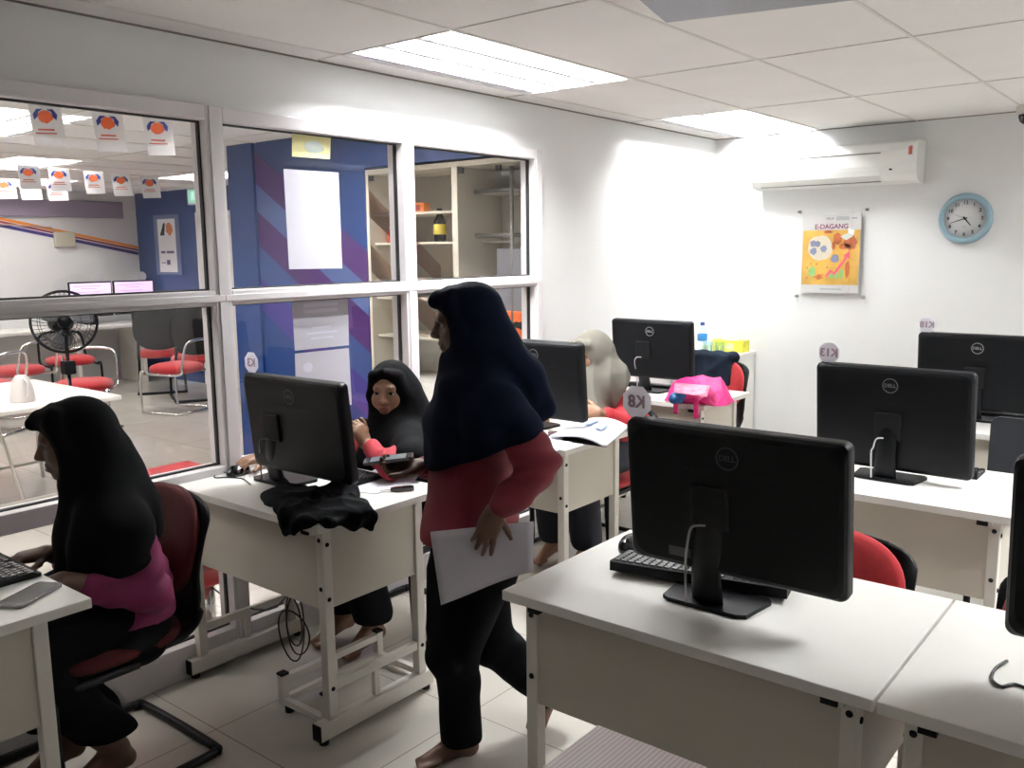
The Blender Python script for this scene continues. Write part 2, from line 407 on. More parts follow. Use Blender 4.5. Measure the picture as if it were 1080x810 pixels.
# air conditioner
m_ac = mat('ac_white_plastic', (0.82, 0.82, 0.79), 0.35)
ax0, ax1 = -2.585, -1.535
t = thing('air_conditioner', 'white split air conditioner high on the back wall', 'air conditioner', ((ax0+ax1)/2, YB, 2.075)); hw = (ax1-ax0)/2
prof = [(0, 0.125), (-0.135, 0.125), (-0.168, 0.112), (-0.187, 0.07), (-0.190, -0.02), (-0.180, -0.075), (-0.150, -0.112), (-0.06, -0.125), (0, -0.125)]
MB().prism(prof, 2*hw-0.012, Matrix(((0, 0, 1, -hw+0.006), (1, 0, 0, 0), (0, 1, 0, 0), (0, 0, 0, 1))), smooth=False).build('body', m_ac, t)
for s in (-1, 1): MB().prism([(y*1.01, z*1.015) for y, z in prof], 0.02, Matrix(((0, 0, 1, s*(hw-0.008)-0.01), (1, 0, 0, 0), (0, 1, 0, 0), (0, 0, 0, 1)))).build('end_cap', m_ac, t)
MB().box(-hw+0.08, hw-0.21, -0.1905, -0.184, 0.055, 0.061).build('panel_seam', mat('grey_groove', (0.16, 0.15, 0.14), 0.7), t)
fl = MB(); fl.prism([(-0.1905, -0.045), (-0.186, -0.045), (-0.150, -0.108), (-0.155, -0.110), (-0.184, -0.078)], 2*hw-0.27, Matrix(((0, 0, 1, -hw+0.06), (1, 0, 0, 0), (0, 1, 0, 0), (0, 0, 0, 1)))); fl.build('air_flap', mat('ac_flap', (0.76, 0.76, 0.73), 0.35), t)
MB().box(-hw+0.06, hw-0.21, -0.158, -0.150, -0.116, -0.111).build('outlet_slot', mat('grey_groove', (0.16, 0.15, 0.14), 0.7), t)
MB().box(hw-0.155, hw-0.140, -0.192, -0.184, -0.050, -0.040).build('indicator', m_blackm, t)
s = MB().box(hw-0.052, hw-0.018, -0.1935, -0.188, -0.020, 0.098).build('energy_label', m_paper, t)
MB().box(hw-0.046, hw-0.024, -0.1945, -0.193, 0.035, 0.070).build('label_print', mat('label_red', (0.5, 0.12, 0.08), 0.7), s)
MB().lathe([(0, 0), (0.012, 0), (0.012, 0.001), (0, 0.001)], 16, Matrix(((1, 0, 0, hw-0.035), (0, 0, -1, -0.1935), (0, 1, 0, 0.076), (0, 0, 0, 1)))).build('label_print', mat('label_red', (0.5, 0.12, 0.08), 0.7), s)

# wall clock: on the back wall, reads 4:42
t = thing('wall_clock', 'round blue-rimmed wall clock with white dial on the back wall', 'clock', (-1.283, YB, 1.724))
RC = Matrix(((1, 0, 0, 0), (0, 0, -1, 0), (0, 1, 0, 0), (0, 0, 0, 1)))      # local x right, y up, z out of the wall
m_rim = mat('clock_rim_blue', (0.25, 0.37, 0.43), 0.4)
MB().lathe([(0.0, 0.001), (0.150, 0.001), (0.153, 0.012), (0.148, 0.030), (0.135, 0.038), (0.121, 0.036), (0.117, 0.022)], 56, RC).build('rim', m_rim, t)
MB().lathe([(0, 0.0225), (0.119, 0.0225), (0.119, 0.018), (0, 0.018)], 48, RC).build('dial', mat('clock_dial', (0.62, 0.62, 0.62), 0.6), t)
for k in range(1, 13):
    a = PI/2-2*PI*k/12
    text_obj('numeral', str(k), 0.030, m_blackm, RC @ Matrix.Translation((0.094*math.cos(a), 0.094*math.sin(a), 0.0228)), t, bold=0.0006)
def hand(name, ang, L, w, z, m, back=0.015):
    R = RC @ Matrix.Rotation(-ang, 4, 'Z')
    MB().prism([(-w, -back), (w, -back), (w*0.5, L), (-w*0.5, L)], 0.0012, R @ Matrix.Translation((0, 0, z))).build(name, m, t)
hand('hour_hand', 2*PI*(4+42/60)/12, 0.055, 0.0045, 0.0245, m_blackm); hand('minute_hand', 2*PI*42/60, 0.085, 0.003, 0.0262, m_blackm); hand('second_hand', 2*PI*49/60, 0.075, 0.0008, 0.0278, m_blackm)
MB().lathe([(0, 0.024), (0.007, 0.024), (0.007, 0.030), (0, 0.030)], 16, RC).build('hub', m_blackm, t)
MB().box(-0.012, 0.012, -0.0235, -0.0225, -0.050, -0.047).build('maker_mark', m_ink, t)

# acrylic poster holder with a yellow course poster
PC = at(876, 268, 'y', YB-0.02)
t = thing('poster', 'yellow poster in a clear acrylic holder on the back wall', 'poster', (PC.x, YB, PC.z))
PW, PH = 0.385, 0.515
def flat(name, m, poly, z, d=0.0006, parent=None): return MB().prism(poly, d, RC @ Matrix.Translation((0, 0, z))).build(name, m, parent or t)
def rect(x0, x1, y0, y1): return [(x0, y0), (x1, y0), (x1, y1), (x0, y1)]
flat('acrylic_sheet', m_glass, rect(-0.245, 0.245, -0.30, 0.30), 0.026, 0.003)
p = flat('sheet', mat('poster_white', (0.62, 0.61, 0.59), 0.6), rect(-PW/2, PW/2, -PH/2, PH/2), 0.021, 0.004)
my = mat('poster_yellow', (0.60, 0.35, 0.055), 0.6, var=0.25, vscale=7)
a = flat('artwork', my, rect(-PW/2+0.004, PW/2-0.004, -PH/2+0.055, PH/2-0.10), 0.0252, parent=p)
mo = mat('poster_orange', (0.40, 0.09, 0.02), 0.6, var=0.3, vscale=20); mre = mat('poster_red', (0.60, 0.06, 0.12), 0.6); mgr = mat('poster_green', (0.20, 0.42, 0.14), 0.6); mgy = mat('poster_grey', (0.17, 0.19, 0.30), 0.6)
mlg = mat('poster_pale', (0.58, 0.52, 0.40), 0.6)
def blob(cx, cy, rx, ry, n=18, j=0.2): return [(cx+rx*(1+random.uniform(-j, j))*math.cos(2*PI*k/n), cy+ry*(1+random.uniform(-j, j))*math.sin(2*PI*k/n)) for k in range(n)]
flat('picture_shape', mlg, blob(-0.07, 0.04, 0.082, 0.085, j=0.06), 0.0259, parent=p)
for cx, cy, r in ((-0.115, 0.07, 0.022), (-0.085, 0.068, 0.018), (-0.115, 0.02, 0.022), (-0.045, 0.035, 0.02), (0.03, -0.03, 0.026)): flat('picture_shape', mgy, blob(cx, cy, r, r*1.1), 0.0265, parent=p)
for cx, cy, rx, ry in ((0.045, 0.10, 0.03, 0.035), (0.13, 0.075, 0.04, 0.05), (0.09, 0.05, 0.04, 0.02), (-0.02, 0.145, 0.03, 0.01), (0.02, 0.06, 0.012, 0.03), (0.115, -0.10, 0.014, 0.06)): flat('picture_shape', mo, blob(cx, cy, rx, ry), 0.0265, parent=p)
flat('picture_shape', mre, [(-0.03, -0.145), (0.005, -0.10), (0.03, -0.12), (0.10, -0.02), (0.088, -0.012), (0.125, 0.02), (0.128, -0.03), (0.112, -0.025), (0.035, -0.14), (0.008, -0.12), (-0.015, -0.15)], 0.0272, parent=p)
for k, h in enumerate((0.03, 0.045, 0.06)): flat('picture_shape', mgr, rect(0.0+k*0.033, 0.024+k*0.033, -0.16, -0.16+h), 0.0268, parent=p)
flat('picture_shape', mgr, blob(-0.12, -0.115, 0.024, 0.034), 0.0265, parent=p); flat('picture_shape', mo, blob(-0.07, -0.15, 0.018, 0.018), 0.0265, parent=p)
for k in range(9): flat('picture_shape', mo, blob(random.uniform(-0.16, 0.0), random.uniform(-0.17, -0.06), 0.006, 0.006, 8), 0.0265, parent=p)
flat('picture_shape', mat('poster_laptop', (0.55, 0.62, 0.55), 0.6), [(0.06, 0.115), (0.10, 0.09), (0.145, 0.115), (0.11, 0.135)], 0.0266, parent=p); flat('picture_shape', m_paper, [(0.11, 0.137), (0.145, 0.119), (0.152, 0.155), (0.112, 0.168)], 0.0266, parent=p)
text_obj('title_text', 'E-DAGANG', 0.043, mat('poster_magenta', (0.22, 0.035, 0.10), 0.6), RC @ Matrix.Translation((0.0, PH/2-0.078, 0.0255)), p, bold=0.001)
text_obj('header_text', 'KELAS', 0.018, m_ink, RC @ Matrix.Translation((-0.01, PH/2-0.025, 0.0255)), p, bold=0.0008); flat('header_bar', mat('poster_bar', (0.42, 0.43, 0.44), 0.6), rect(0.03, 0.115, PH/2-0.038, PH/2-0.012), 0.0254, parent=p)
flat('header_bar', m_ink, rect(0.13, 0.165, PH/2-0.029, PH/2-0.022), 0.0254, parent=p); flat('footer_line', mgy, rect(-0.06, 0.08, -PH/2+0.024, -PH/2+0.028), 0.0254, parent=p)
for sx in (-1, 1):
    for sy in (-1, 1): MB().lathe([(0, 0.001), (0.009, 0.001), (0.009, 0.032), (0.006, 0.035), (0, 0.035)], 14, RC @ Matrix.Translation((sx*0.222, sy*0.283, 0))).build('standoff', mat('brass_grey', (0.30, 0.28, 0.24), 0.4, metal=0.6), t)

m_taped = mat('taped_paper', (0.46, 0.45, 0.50), 0.8)
# sheets taped to the glass
RG = Matrix(((0, 0, 1, XW-0.002), (1, 0, 0, 0), (0, 1, 0, 0), (0, 0, 0, 1)))  # local x -> y, y -> z, z -> +x
def sheet_on_glass(name, label, cat, pts, m, group=None):
    P = [(p.y, p.z) for p in (at(x, y, 'x', XW) for x, y in pts)]
    t = thing(name, label, cat, (XW-0.0018, sum(p[0] for p in P)/4, min(p[1] for p in P)), 0, group)
    o = MB().prism([(a-t.location.y, b_-t.location.z) for a, b_ in P], 0.0012, Matrix(((0, 0, 1, 0.0006), (1, 0, 0, 0), (0, 1, 0, 0), (0, 0, 0, 1)))).build('sheet', m, t)
    return t, P
RL = Matrix(((0, 0, 1, 0.002), (1, 0, 0, 0), (0, 1, 0, 0), (0, 0, 0, 1)))
sheet_on_glass('paper_sheet', 'large blank white sheet taped to the upper glass pane', 'paper', [(305, 284), (361, 283), (357, 182), (299, 178)], m_taped)
t, P = sheet_on_glass('paper_sign', 'small pale yellow sign at the top of the glass above the blank sheet', 'sign', [(308, 165), (348, 168), (349, 145), (308, 140)], mat('pale_yellow_paper', (0.72, 0.68, 0.34), 0.7))
MB().prism(blob(0.01, 0.045, 0.05, 0.025, j=0.1), 0.0006, RL).build('print', mat('pale_print', (0.60, 0.66, 0.62), 0.7), t)
t, P = sheet_on_glass('paper_sheet', 'white printed page on the lower glass just above another page', 'paper', [(311, 370), (368, 364), (367, 315), (308, 318)], m_taped)
for zz in (0.175, 0.150): MB().prism(rect(-0.09, 0.09, zz, zz+0.016), 0.0004, RL).build('text_line', mat('faint_ink', (0.55, 0.54, 0.62), 0.7), t)
for k, w in enumerate((0.05, 0.08, 0.06)): MB().prism(rect(-w, w, 0.085-0.022*k, 0.092-0.022*k), 0.0004, RL).build('text_line', mat('faint_ink', (0.55, 0.54, 0.62), 0.7), t)
t, P = sheet_on_glass('paper_sheet', 'lower white page on the glass, half hidden behind a monitor', 'paper', [(313, 432), (371, 427), (368, 367), (311, 373)], m_taped)
MB().prism(blob(-0.08, 0.19, 0.025, 0.02, j=0.1), 0.0004, RL).build('print', mat('faint_ink', (0.55, 0.54, 0.62), 0.7), t)
# ------------------------------------------------------------------ desks
DZ = 0.74
def desk(xc, y0, L, label, D=0.575, gr='white computer desks'):
    t = thing('computer_desk', label, 'desk', (xc, y0, 0), 0, gr)
    h = L/2
    MB().box(-h, h, 0, D, DZ-0.025, DZ, 0.002, seg=2).build('tabletop', m_desk, t)
    px = h-0.055
    for s in (-1, 1):
        for yy in (0.045, D-0.125):
            MB().box(s*px-0.017, s*px+0.017, yy, yy+0.035, 0.0752, DZ-0.0252, 0.003).build('leg', m_steel, t)
        f = MB(); f.box(s*px-0.02, s*px+0.02, 0.005, D-0.055, 0.018, 0.075, 0.004)
        ft = f.build('foot_rail', m_steel, t)
        for yy in (0.03, D-0.08): MB().lathe([(0, 0), (0.016, 0), (0.016, 0.012), (0.010, 0.018), (0, 0.018)], 14, Matrix.Translation((s*px, yy, 0))).build('rubber_foot', m_blackm, ft)
        MB().box(s*px-0.0195, s*px+0.0195, 0.001, 0.0055, 0.02, 0.073).build('end_plug', m_blackm, ft)
        MB().box(s*px-0.010, s*px+0.010, 0.08, D-0.125, 0.165, 0.195, 0.002).build('cross_rail', m_steel, t)
        MB().box(s*px-0.009, s*px+0.009, D*0.5-0.04, D*0.5-0.018, 0.075, 0.165, 0.001).build('strut', m_steel, t)
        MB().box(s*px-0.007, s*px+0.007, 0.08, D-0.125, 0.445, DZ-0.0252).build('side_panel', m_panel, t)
        MB().box(s*px-s*0.018-0.014, s*px-s*0.018+0.014, 0.02, D-0.06, DZ-0.045, DZ-0.0252).build('top_bracket', m_steel, t)
        BP_ = [(0.0075, 0), (0.0065, 0.003), (0, 0.0035)]
        for zz in (0.515, 0.675):
            MB().lathe([(0, 0)]+BP_, 12, Matrix(((1, 0, 0, s*px), (0, 0, -1, 0.045), (0, 1, 0, zz), (0, 0, 0, 1)))).build('bolt', m_blackm, t)
        for yy in (0.0625, D-0.1075):
            for zz in ((0.48, 0.66, 0.18) if yy < 0.1 else (0.18,)):
                MB().lathe([(0, 0)]+BP_, 12, Matrix(((0, 0, s, s*(px+0.017)), (1, 0, 0, yy), (0, 1, 0, zz), (0, 0, 0, 1)))).build('bolt', m_blackm, t)
        MB().box(s*(px-0.030)-0.016, s*(px-0.030)+0.016, 0.012, 0.030, DZ-0.043, DZ-0.0253).build('bracket_cap', m_blackm, t)
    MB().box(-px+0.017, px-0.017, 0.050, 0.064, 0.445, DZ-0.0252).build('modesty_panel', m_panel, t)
    MB().box(-px+0.02, px-0.02, D-0.12, D-0.095, 0.62, 0.655).build('rear_rail', m_steel, t)
    return t
D1 = desk(-2.517, 1.645, 0.852, 'white desk against the glass with a black jacket over its corner')
D0 = desk(-2.515, 0.375, 0.852, 'white desk at the bottom left corner with a phone lying on it', D=0.578)
D2 = desk(-2.517, 2.935, 0.852, 'white desk with an open book lying across its end')
D3 = desk(-2.53, 4.215, 0.852, 'white desk with the pink bag, second from the back wall')
R1 = desk(-0.886, 1.595, 0.882, 'large white desk in the foreground carrying the nearest monitor', D=0.60)
RR1 = desk(0.0, 1.595, 0.878, 'white desk at the bottom right, joined to the foreground desk by a thin seam', D=0.60)
R2 = desk(-0.905, 2.985, 0.90, 'white desk on the right under the monitor in front of the clock wall', D=0.60)
R3 = desk(-0.905, 4.28, 0.90, 'white desk at the far right behind the black chair', D=0.60)
# computer cradle under the end of desk one
c = MB(); X0, X1, Y0, Y1 = 0.085, 0.345, 0.09, 0.53
for x, y, z1 in ((X0, Y0, 0.125), (X0, Y1, 0.125), (X1-0.03, Y0, 0.125)): c.box(x-0.014, x+0.014, y-0.014, y+0.014, 0.025, z1, 0.002)
c.box(X0-0.012, X0+0.012, Y0, Y1, 0.095, 0.12, 0.002); c.box(X0-0.012, X0+0.012, Y0, Y1, 0.022, 0.045, 0.002)
c.box(X0-0.011, X0+0.011, (Y0+Y1)/2-0.012, (Y0+Y1)/2+0.012, 0.045, 0.095)
for y in (Y0, Y1): c.box(X0, X1+0.02, y-0.012, y+0.012, 0.022, 0.045, 0.002)
cr = c.build('computer_cradle', m_steel, D1)
for x, y in ((X0, Y0), (X0, Y1), (X1-0.03, Y0)): MB().box(x-0.0150, x+0.0150, y-0.0150, y+0.0150, 0.1255, 0.134).build('end_cap', m_blackm, cr)
for y in (Y0, Y1): MB().lathe([(0, 0), (0.016, 0), (0.016, 0.022), (0, 0.022)], 12, Matrix.Translation((X0+0.03, y, 0))).build('rubber_foot', m_blackm, cr)

# table with a ribbed pinkish laminate top in the near foreground
m_rib = bpy.data.materials.new('ribbed_pinkish_laminate'); m_rib.use_nodes = True; nt = m_rib.node_tree; b = nt.nodes['Principled BSDF']
tc = nt.nodes.new('ShaderNodeTexCoord'); wv = nt.nodes.new('ShaderNodeTexWave'); wv.wave_type = 'BANDS'; wv.bands_direction = 'X'
wv.inputs['Scale'].default_value = 38; wv.inputs['Distortion'].default_value = 0.6; wv.inputs['Detail'].default_value = 2
rp = nt.nodes.new('ShaderNodeValToRGB'); rp.color_ramp.elements[0].color = (0.36, 0.295, 0.285, 1); rp.color_ramp.elements[1].color = (0.50, 0.43, 0.415, 1)
nt.links.new(tc.outputs['Object'], wv.inputs['Vector']); nt.links.new(wv.outputs['Fac'], rp.inputs[0]); nt.links.new(rp.outputs[0], b.inputs['Base Color']); b.inputs['Roughness'].default_value = 0.5
t = thing('side_table', 'table with a ribbed pinkish grey top at the bottom edge of the picture', 'table', (-0.362, 0.915, 0))
MB().box(-0.435, 0.435, -0.30, 0.30, 0.712, 0.742, 0.004).build('tabletop', m_rib, t)
for sx in (-1, 1):
    for sy in (-1, 1): MB().box(sx*0.39-0.02, sx*0.39+0.02, sy*0.255-0.02, sy*0.255+0.02, 0, 0.712, 0.003).build('leg', m_steel, t)
MB().box(-0.38, 0.38, 0.235, 0.25, 0.62, 0.712).build('apron', m_steel, t)

# ------------------------------------------------------------------ chairs
def pad(M, w, h, t, e=2.6, bend=0.0, n=44, top=1.0):
    """cushion: superellipse outline in x/y, domed, thickness t along z"""
    q = MB(); prof = [(0.0, 0.5), (0.45, 0.49), (0.75, 0.43), (0.92, 0.28), (0.99, 0.08), (1.0, -0.08), (0.98, -0.3), (0.90, -0.46), (0.5, -0.5), (0.0, -0.5)]
    rings = []
    for r, z in prof:
        def P(k):
            a = 2*PI*k/n; ca, sa = math.cos(a), math.sin(a)
            x = w/2*r*math.copysign(abs(ca)**(2/e), ca); y = h/2*r*math.copysign(abs(sa)**(2/e), sa)
            x *= 1+(top-1)*(y/h+0.5)
            return M @ Vector((x, y, z*t+bend*((x/(w/2))**2)))
        rings.append([q.bm.verts.new(P(k)) for k in range(n)] if r > 0 else [q.bm.verts.new(M @ Vector((0, 0, z*t)))])
    for A, B in zip(rings, rings[1:]):
        for k in range(n):
            if len(A) == 1: f = q.bm.faces.new((A[0], B[(k+1) % n], B[k]))
            elif len(B) == 1: f = q.bm.faces.new((A[k], A[(k+1) % n], B[0]))
            else: f = q.bm.faces.new((A[k], A[(k+1) % n], B[(k+1) % n], B[k]))
            f.smooth = True
    return q
def chair(label, x, y, rz=0.0, mred=None, frame='black', back=True, group='red upholstered chairs', wide=1.0, zs=1.0):
    """faces local -y"""
    mred = mred or m_red; mfr = m_black if frame == 'black' else m_chrome
    t = thing('cantilever_chair', label, 'chair', (x, y, 0), rz, group); t.scale = (1, 1, zs)
    pad(Matrix.Translation((0, -0.01, 0.445)), 0.47, 0.45, 0.07, 3.2).build('seat', mred, t)
    sh = MB()
    path = [(-0.20, 0.405), (0.05, 0.402), (0.17, 0.41), (0.225, 0.45), (0.243, 0.53), (0.240, 0.62), (0.262, 0.72), (0.292, 0.80), (0.305, 0.85)]
    pts = spline([Vector((0, a, b_)) for a, b_ in path], 4); n = len(pts)
    def fn(u, v):
        i = min(n-1, int(round(v*(n-1)))); p = pts[i]; s = v
        w = 0.205 if s < 0.3 else (0.205+0.03*math.sin(min(1, (s-0.3)/0.45)*PI/2))
        if s > 0.82: w *= math.sqrt(max(0.04, 1-((s-0.82)/0.19)**2))
        if s < 0.08: w *= 0.85+0.15*s/0.08
        return p+Vector(((2*u-1)*w*wide, -0.015*(2*u-1)**2*(1 if s > 0.45 else 0), 0))
    sh.grid(fn, 12, n-1, 0.012); sh.build('shell', m_black, t)
    tl = math.radians(14)
    bm_ = Matrix.Translation((0, 0.237, 0.690)) @ Matrix.Rotation(PI/2-tl, 4, 'X')
    pad(bm_, 0.44*wide, 0.35, 0.05, 2.5, bend=0.02).build('backrest', mred, t)
    fr = MB()
    pth = [Vector(p) for p in [(-0.215, 0.02, 0.395), (-0.225, -0.20, 0.395), (-0.235, -0.235, 0.36), (-0.245, -0.225, 0.06), (-0.245, -0.20, 0.018), (-0.245, 0.18, 0.016), (-0.235, 0.23, 0.016), (-0.20, 0.25, 0.016),
           (0.20, 0.25, 0.016), (0.235, 0.23, 0.016), (0.245, 0.18, 0.016), (0.245, -0.20, 0.018), (0.245, -0.225, 0.06), (0.235, -0.235, 0.36), (0.225, -0.20, 0.395), (0.215, 0.02, 0.395)]]
    fr.tube(pth, 0.0145, 10, smooth=4); fr.tube([(-0.22, -0.05, 0.395), (0.22, -0.05, 0.395)], 0.011, 8)
    fr.build('frame', mfr, t)
    return t
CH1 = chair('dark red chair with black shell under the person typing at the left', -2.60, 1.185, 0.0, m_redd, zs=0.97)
chair('chair with black tube legs behind the desk with the black jacket', -2.62, 2.53, 0.05)
chair('red chair under the person in the grey hijab', -2.56, 3.86, 0.0, zs=0.84)
chair('red chair with a dark jacket over its back, near the back wall', -2.565, 5.02, 0.0)
chair('red chair tucked behind the nearest desk, its back showing beside the monitor', -0.825, 2.15, -0.06, zs=0.92)
chair('red chair at the right edge, barely showing beside the rightmost monitor', -0.16, 2.20, 0.0, zs=0.90)
# black chair behind the far right monitor
t = thing('black_chair', 'black high backed chair behind the right hand monitors', 'chair', (-0.475, 3.85, 0.0))
pad(Matrix.Translation((0, 0, 0.455)), 0.49, 0.46, 0.07, 3.4).build('seat', m_blackm, t)
MB().prism(rrect(0.50, 0.44, 0.035), 0.035, Matrix.Translation((0.0, 0.235, 0.640)) @ Matrix.Rotation(PI/2-0.05, 4, 'X')).build('backrest', mat('black_navy_fabric', (0.008, 0.010, 0.014), 0.8), t)
for s in (-1, 1):
    MB().tube([(s*0.22, -0.20, 0), (s*0.215, -0.20, 0.42)], 0.013, 10).build('leg', m_black, t)
    MB().tube([(s*0.22, 0.24, 0), (s*0.215, 0.21, 0.42), (s*0.20, 0.225, 0.68)], 0.013, 10).build('leg', m_black, t)

# ------------------------------------------------------------------ computers
m_cardt = bpy.data.materials.new('translucent_card'); m_cardt.use_nodes = True; nt = m_cardt.node_tree; nt.nodes.clear()
o_ = nt.nodes.new('ShaderNodeOutputMaterial'); mx_ = nt.nodes.new('ShaderNodeMixShader'); mx_.inputs[0].default_value = 0.6
d_ = nt.nodes.new('ShaderNodeBsdfDiffuse'); d_.inputs[0].default_value = (0.90, 0.88, 0.93, 1); t_ = nt.nodes.new('ShaderNodeBsdfTranslucent'); t_.inputs[0].default_value = (0.92, 0.90, 0.95, 1)
nt.links.new(d_.outputs[0], mx_.inputs[1]); nt.links.new(t_.outputs[0], mx_.inputs[2]); nt.links.new(mx_.outputs[0], o_.inputs[0])
def monitor(label, xc, yc, z0, bx, by, rz=0.0, tilt=6.0, logo=None, W=0.515, H=0.345, cable='short', mirror_tag=None, tag_x=-0.2, tag_label=None, badge=False):
    """seen from the back: back faces -y. xc, yc: middle of the casing's lower rear edge"""
    t = thing('desktop_computer', label, 'computer', (bx, by, DZ), rz, 'black all in one computers')
    inv = Matrix.Rotation(-rz, 4, 'Z'); d = inv @ Vector((xc-bx, yc-by, 0))
    RT = Matrix.Translation((d.x, d.y, z0-DZ)) @ Matrix.Rotation(math.radians(tilt), 4, 'X')
    B = basis((0, 0, 0), (1, 0, 0), (0, 0, 1))            # outline x/z, extrudes along -y
    ca = MB()
    lay = [(0.000, 1.0, 0.018), (-0.020, 1.0, 0.018), (-0.028, 0.990, 0.018), (-0.036, 0.955, 0.03), (-0.040, 0.90, 0.04)]
    rings = []
    for y, s, r in lay:
        rings.append([ca.bm.verts.new(RT @ Vector((px_, y, H/2+pz_))) for px_, pz_ in rrect(W-(1-s)*H, H*s, r)])
    n = len(rings[0])
    for A, C in zip(rings, rings[1:]):
        for k in range(n):
            f = ca.bm.faces.new((A[k], A[(k+1) % n], C[(k+1) % n], C[k])); f.smooth = False
    ca.bm.faces.new(rings[0]); ca.bm.faces.new(rings[-1][::-1])
    ca.build('casing', m_black, t)
    sc = MB(); sc.box(-W/2+0.014, W/2-0.014, -0.002, 0.0025, 0.035, H-0.014, M=RT); sc.build('screen', m_screen, t)
    v = MB()
    for k in range(16): v.box(-0.10+k*0.013, -0.094+k*0.013, -0.0408, -0.039, 0.245, 0.249, M=RT)
    v.box(-W*0.36, W*0.36, -0.0345, -0.030, H-0.010, H-0.008, M=RT)
    v.build('vent', m_blackm, t)
    lm = logo or m_logo
    LX, LZ = 0.0, H-0.062
    BK = RT @ Matrix(((1, 0, 0, LX), (0, 0, -1, -0.0402), (0, 1, 0, LZ), (0, 0, 0, 1)))
    lg = MB(); lg.lathe([(0.0235, 0.0), (0.0262, 0.0), (0.0262, 0.0012), (0.0235, 0.0012), (0.0235, 0.0)], 40, BK, smooth=False); lo = lg.build('logo_ring', lm, t)
    text_obj('logo_text', 'DELL', 0.0175, lm, BK @ Matrix.Translation((0, 0, 0.0008)), lo, bold=0.0003)
    # stand
    nx = 0.0
    nk = MB(); cz = z0-DZ+0.165
    P0 = Vector((nx, 0.012, 0.008)); P1 = RT @ Vector((nx-d.x*0.6, -0.036, 0.17))
    pth = [P0, P0.lerp(P1, 0.45)+Vector((0, -0.016, 0)), P1]
    pts = spline(pth, 6); m_ = len(pts)
    def fn(u, v_):
        p = pts[int(round(v_*(m_-1)))]; return p+Vector(((2*u-1)*(0.040-0.008*v_), -0.012*(1-(2*u-1)**2), 0))
    nk.grid(fn, 8, m_-1, 0.016); nk.build('stand_neck', m_black, t)
    hp = MB(); hp.box(nx-d.x*0.6-0.045, nx-d.x*0.6+0.045, -0.050, -0.036, 0.115, 0.215, 0.006, M=RT @ Matrix.Translation((d.x*0.0, 0, 0))); hp.build('hinge_plate', m_blackm, t)
    bs = MB(); bs.prism([(-0.105, -0.01), (-0.085, -0.022), (0.085, -0.022), (0.105, -0.01), (0.118, 0.10), (0.105, 0.115), (-0.105, 0.115), (-0.118, 0.10)], 0.010, Matrix.Translation((nx, 0, 0.0006))); bs.build('stand_base', m_black, t)
    if cable:
        mc = m_cableg if cable == 'grey' else mat('charcoal_cable', (0.10, 0.10, 0.11), 0.4) if cable == 'dim' else mat('pale_cable', (0.55, 0.55, 0.56), 0.45)
        q = RT @ Vector((nx-d.x*0.6-0.006, -0.056, 0.125))
        MB().tube([q, q+Vector((-0.022, -0.018, -0.002)), q+Vector((-0.032, -0.018, -0.035)), Vector((nx-0.040, -0.024, 0.10)), Vector((nx-0.035, -0.026, 0.012))], 0.0028, 8, smooth=6).build('cable', mc, t)
    if badge: MB().box(-0.150, -0.095, -0.0412, -0.039, 0.030, 0.052, M=RT).build('rating_label', mat('dull_label', (0.06, 0.06, 0.06), 0.5), t)
    if mirror_tag:
        M_ = (Matrix.Translation((bx, by, DZ)) @ Matrix.Rotation(rz, 4, 'Z') @ RT) @ Vector((tag_x, -0.012, H))
        g = thing('number_tag', tag_label, 'tag', M_, rz, 'number cards on the computers')
        TB = Matrix(((1, 0, 0, 0), (0, 0, -1, 0), (0, 1, 0, 0.030), (0, 0, 0, 1)))
        MB().prism(circ(0.040, 8, 0, 0.004, PI/8), 0.0015, TB).build('card', m_cardt, g)
        text_obj('tag_print', mirror_tag, 0.040, m_tagink, TB @ Matrix.Translation((0, 0.004, 0.0018)) @ Matrix.Scale(-1, 4, (1, 0, 0)), g, bold=0.0012)
    return t
MF = monitor('largest black computer, seen from behind on the foreground desk', -0.815, 1.815, 0.835, -0.885, 1.80, 0.0, 6, m_logodim, cable='grey', mirror_tag='K8', tag_x=-0.238, tag_label='white octagonal card on the nearest monitor, print showing in reverse', badge=True)
MON1 = monitor('black computer with its back to us on the desk by the glass, jacket below it', -2.445, 1.895, 0.805, -2.635, 1.885, 0.02, 6, m_logodim, cable='dim', mirror_tag='K3', tag_x=-0.225, tag_label='pinkish octagonal card above the monitor beside the blue wall')
MON2 = monitor('black computer behind the walking person, hiding half the grey hijab wearer', -2.44, 3.245, 0.80, -2.52, 3.235, 0.0, 5, m_logo, H=0.36)
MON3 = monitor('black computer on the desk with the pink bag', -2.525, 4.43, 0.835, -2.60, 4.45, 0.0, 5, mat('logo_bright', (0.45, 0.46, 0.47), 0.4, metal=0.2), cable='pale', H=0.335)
MR2 = monitor('black computer below the clock on the second desk of the right hand row', -0.89, 3.275, 0.775, -0.90, 3.21, -0.03, 6, m_logo, cable='pale', W=0.535, H=0.375, mirror_tag='K13', tag_x=-0.228, tag_label='white octagonal card on the second right hand monitor, under the poster')
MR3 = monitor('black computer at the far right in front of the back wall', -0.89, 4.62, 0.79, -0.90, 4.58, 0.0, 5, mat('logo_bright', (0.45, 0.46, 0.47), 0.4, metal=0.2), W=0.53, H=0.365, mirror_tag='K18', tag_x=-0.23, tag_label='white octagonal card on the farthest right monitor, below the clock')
MRR = monitor('black computer cut off by the right edge of the picture', -0.02, 1.84, 0.84, -0.125, 1.86, 0.0, 5, m_logodim, H=0.35, cable=None)
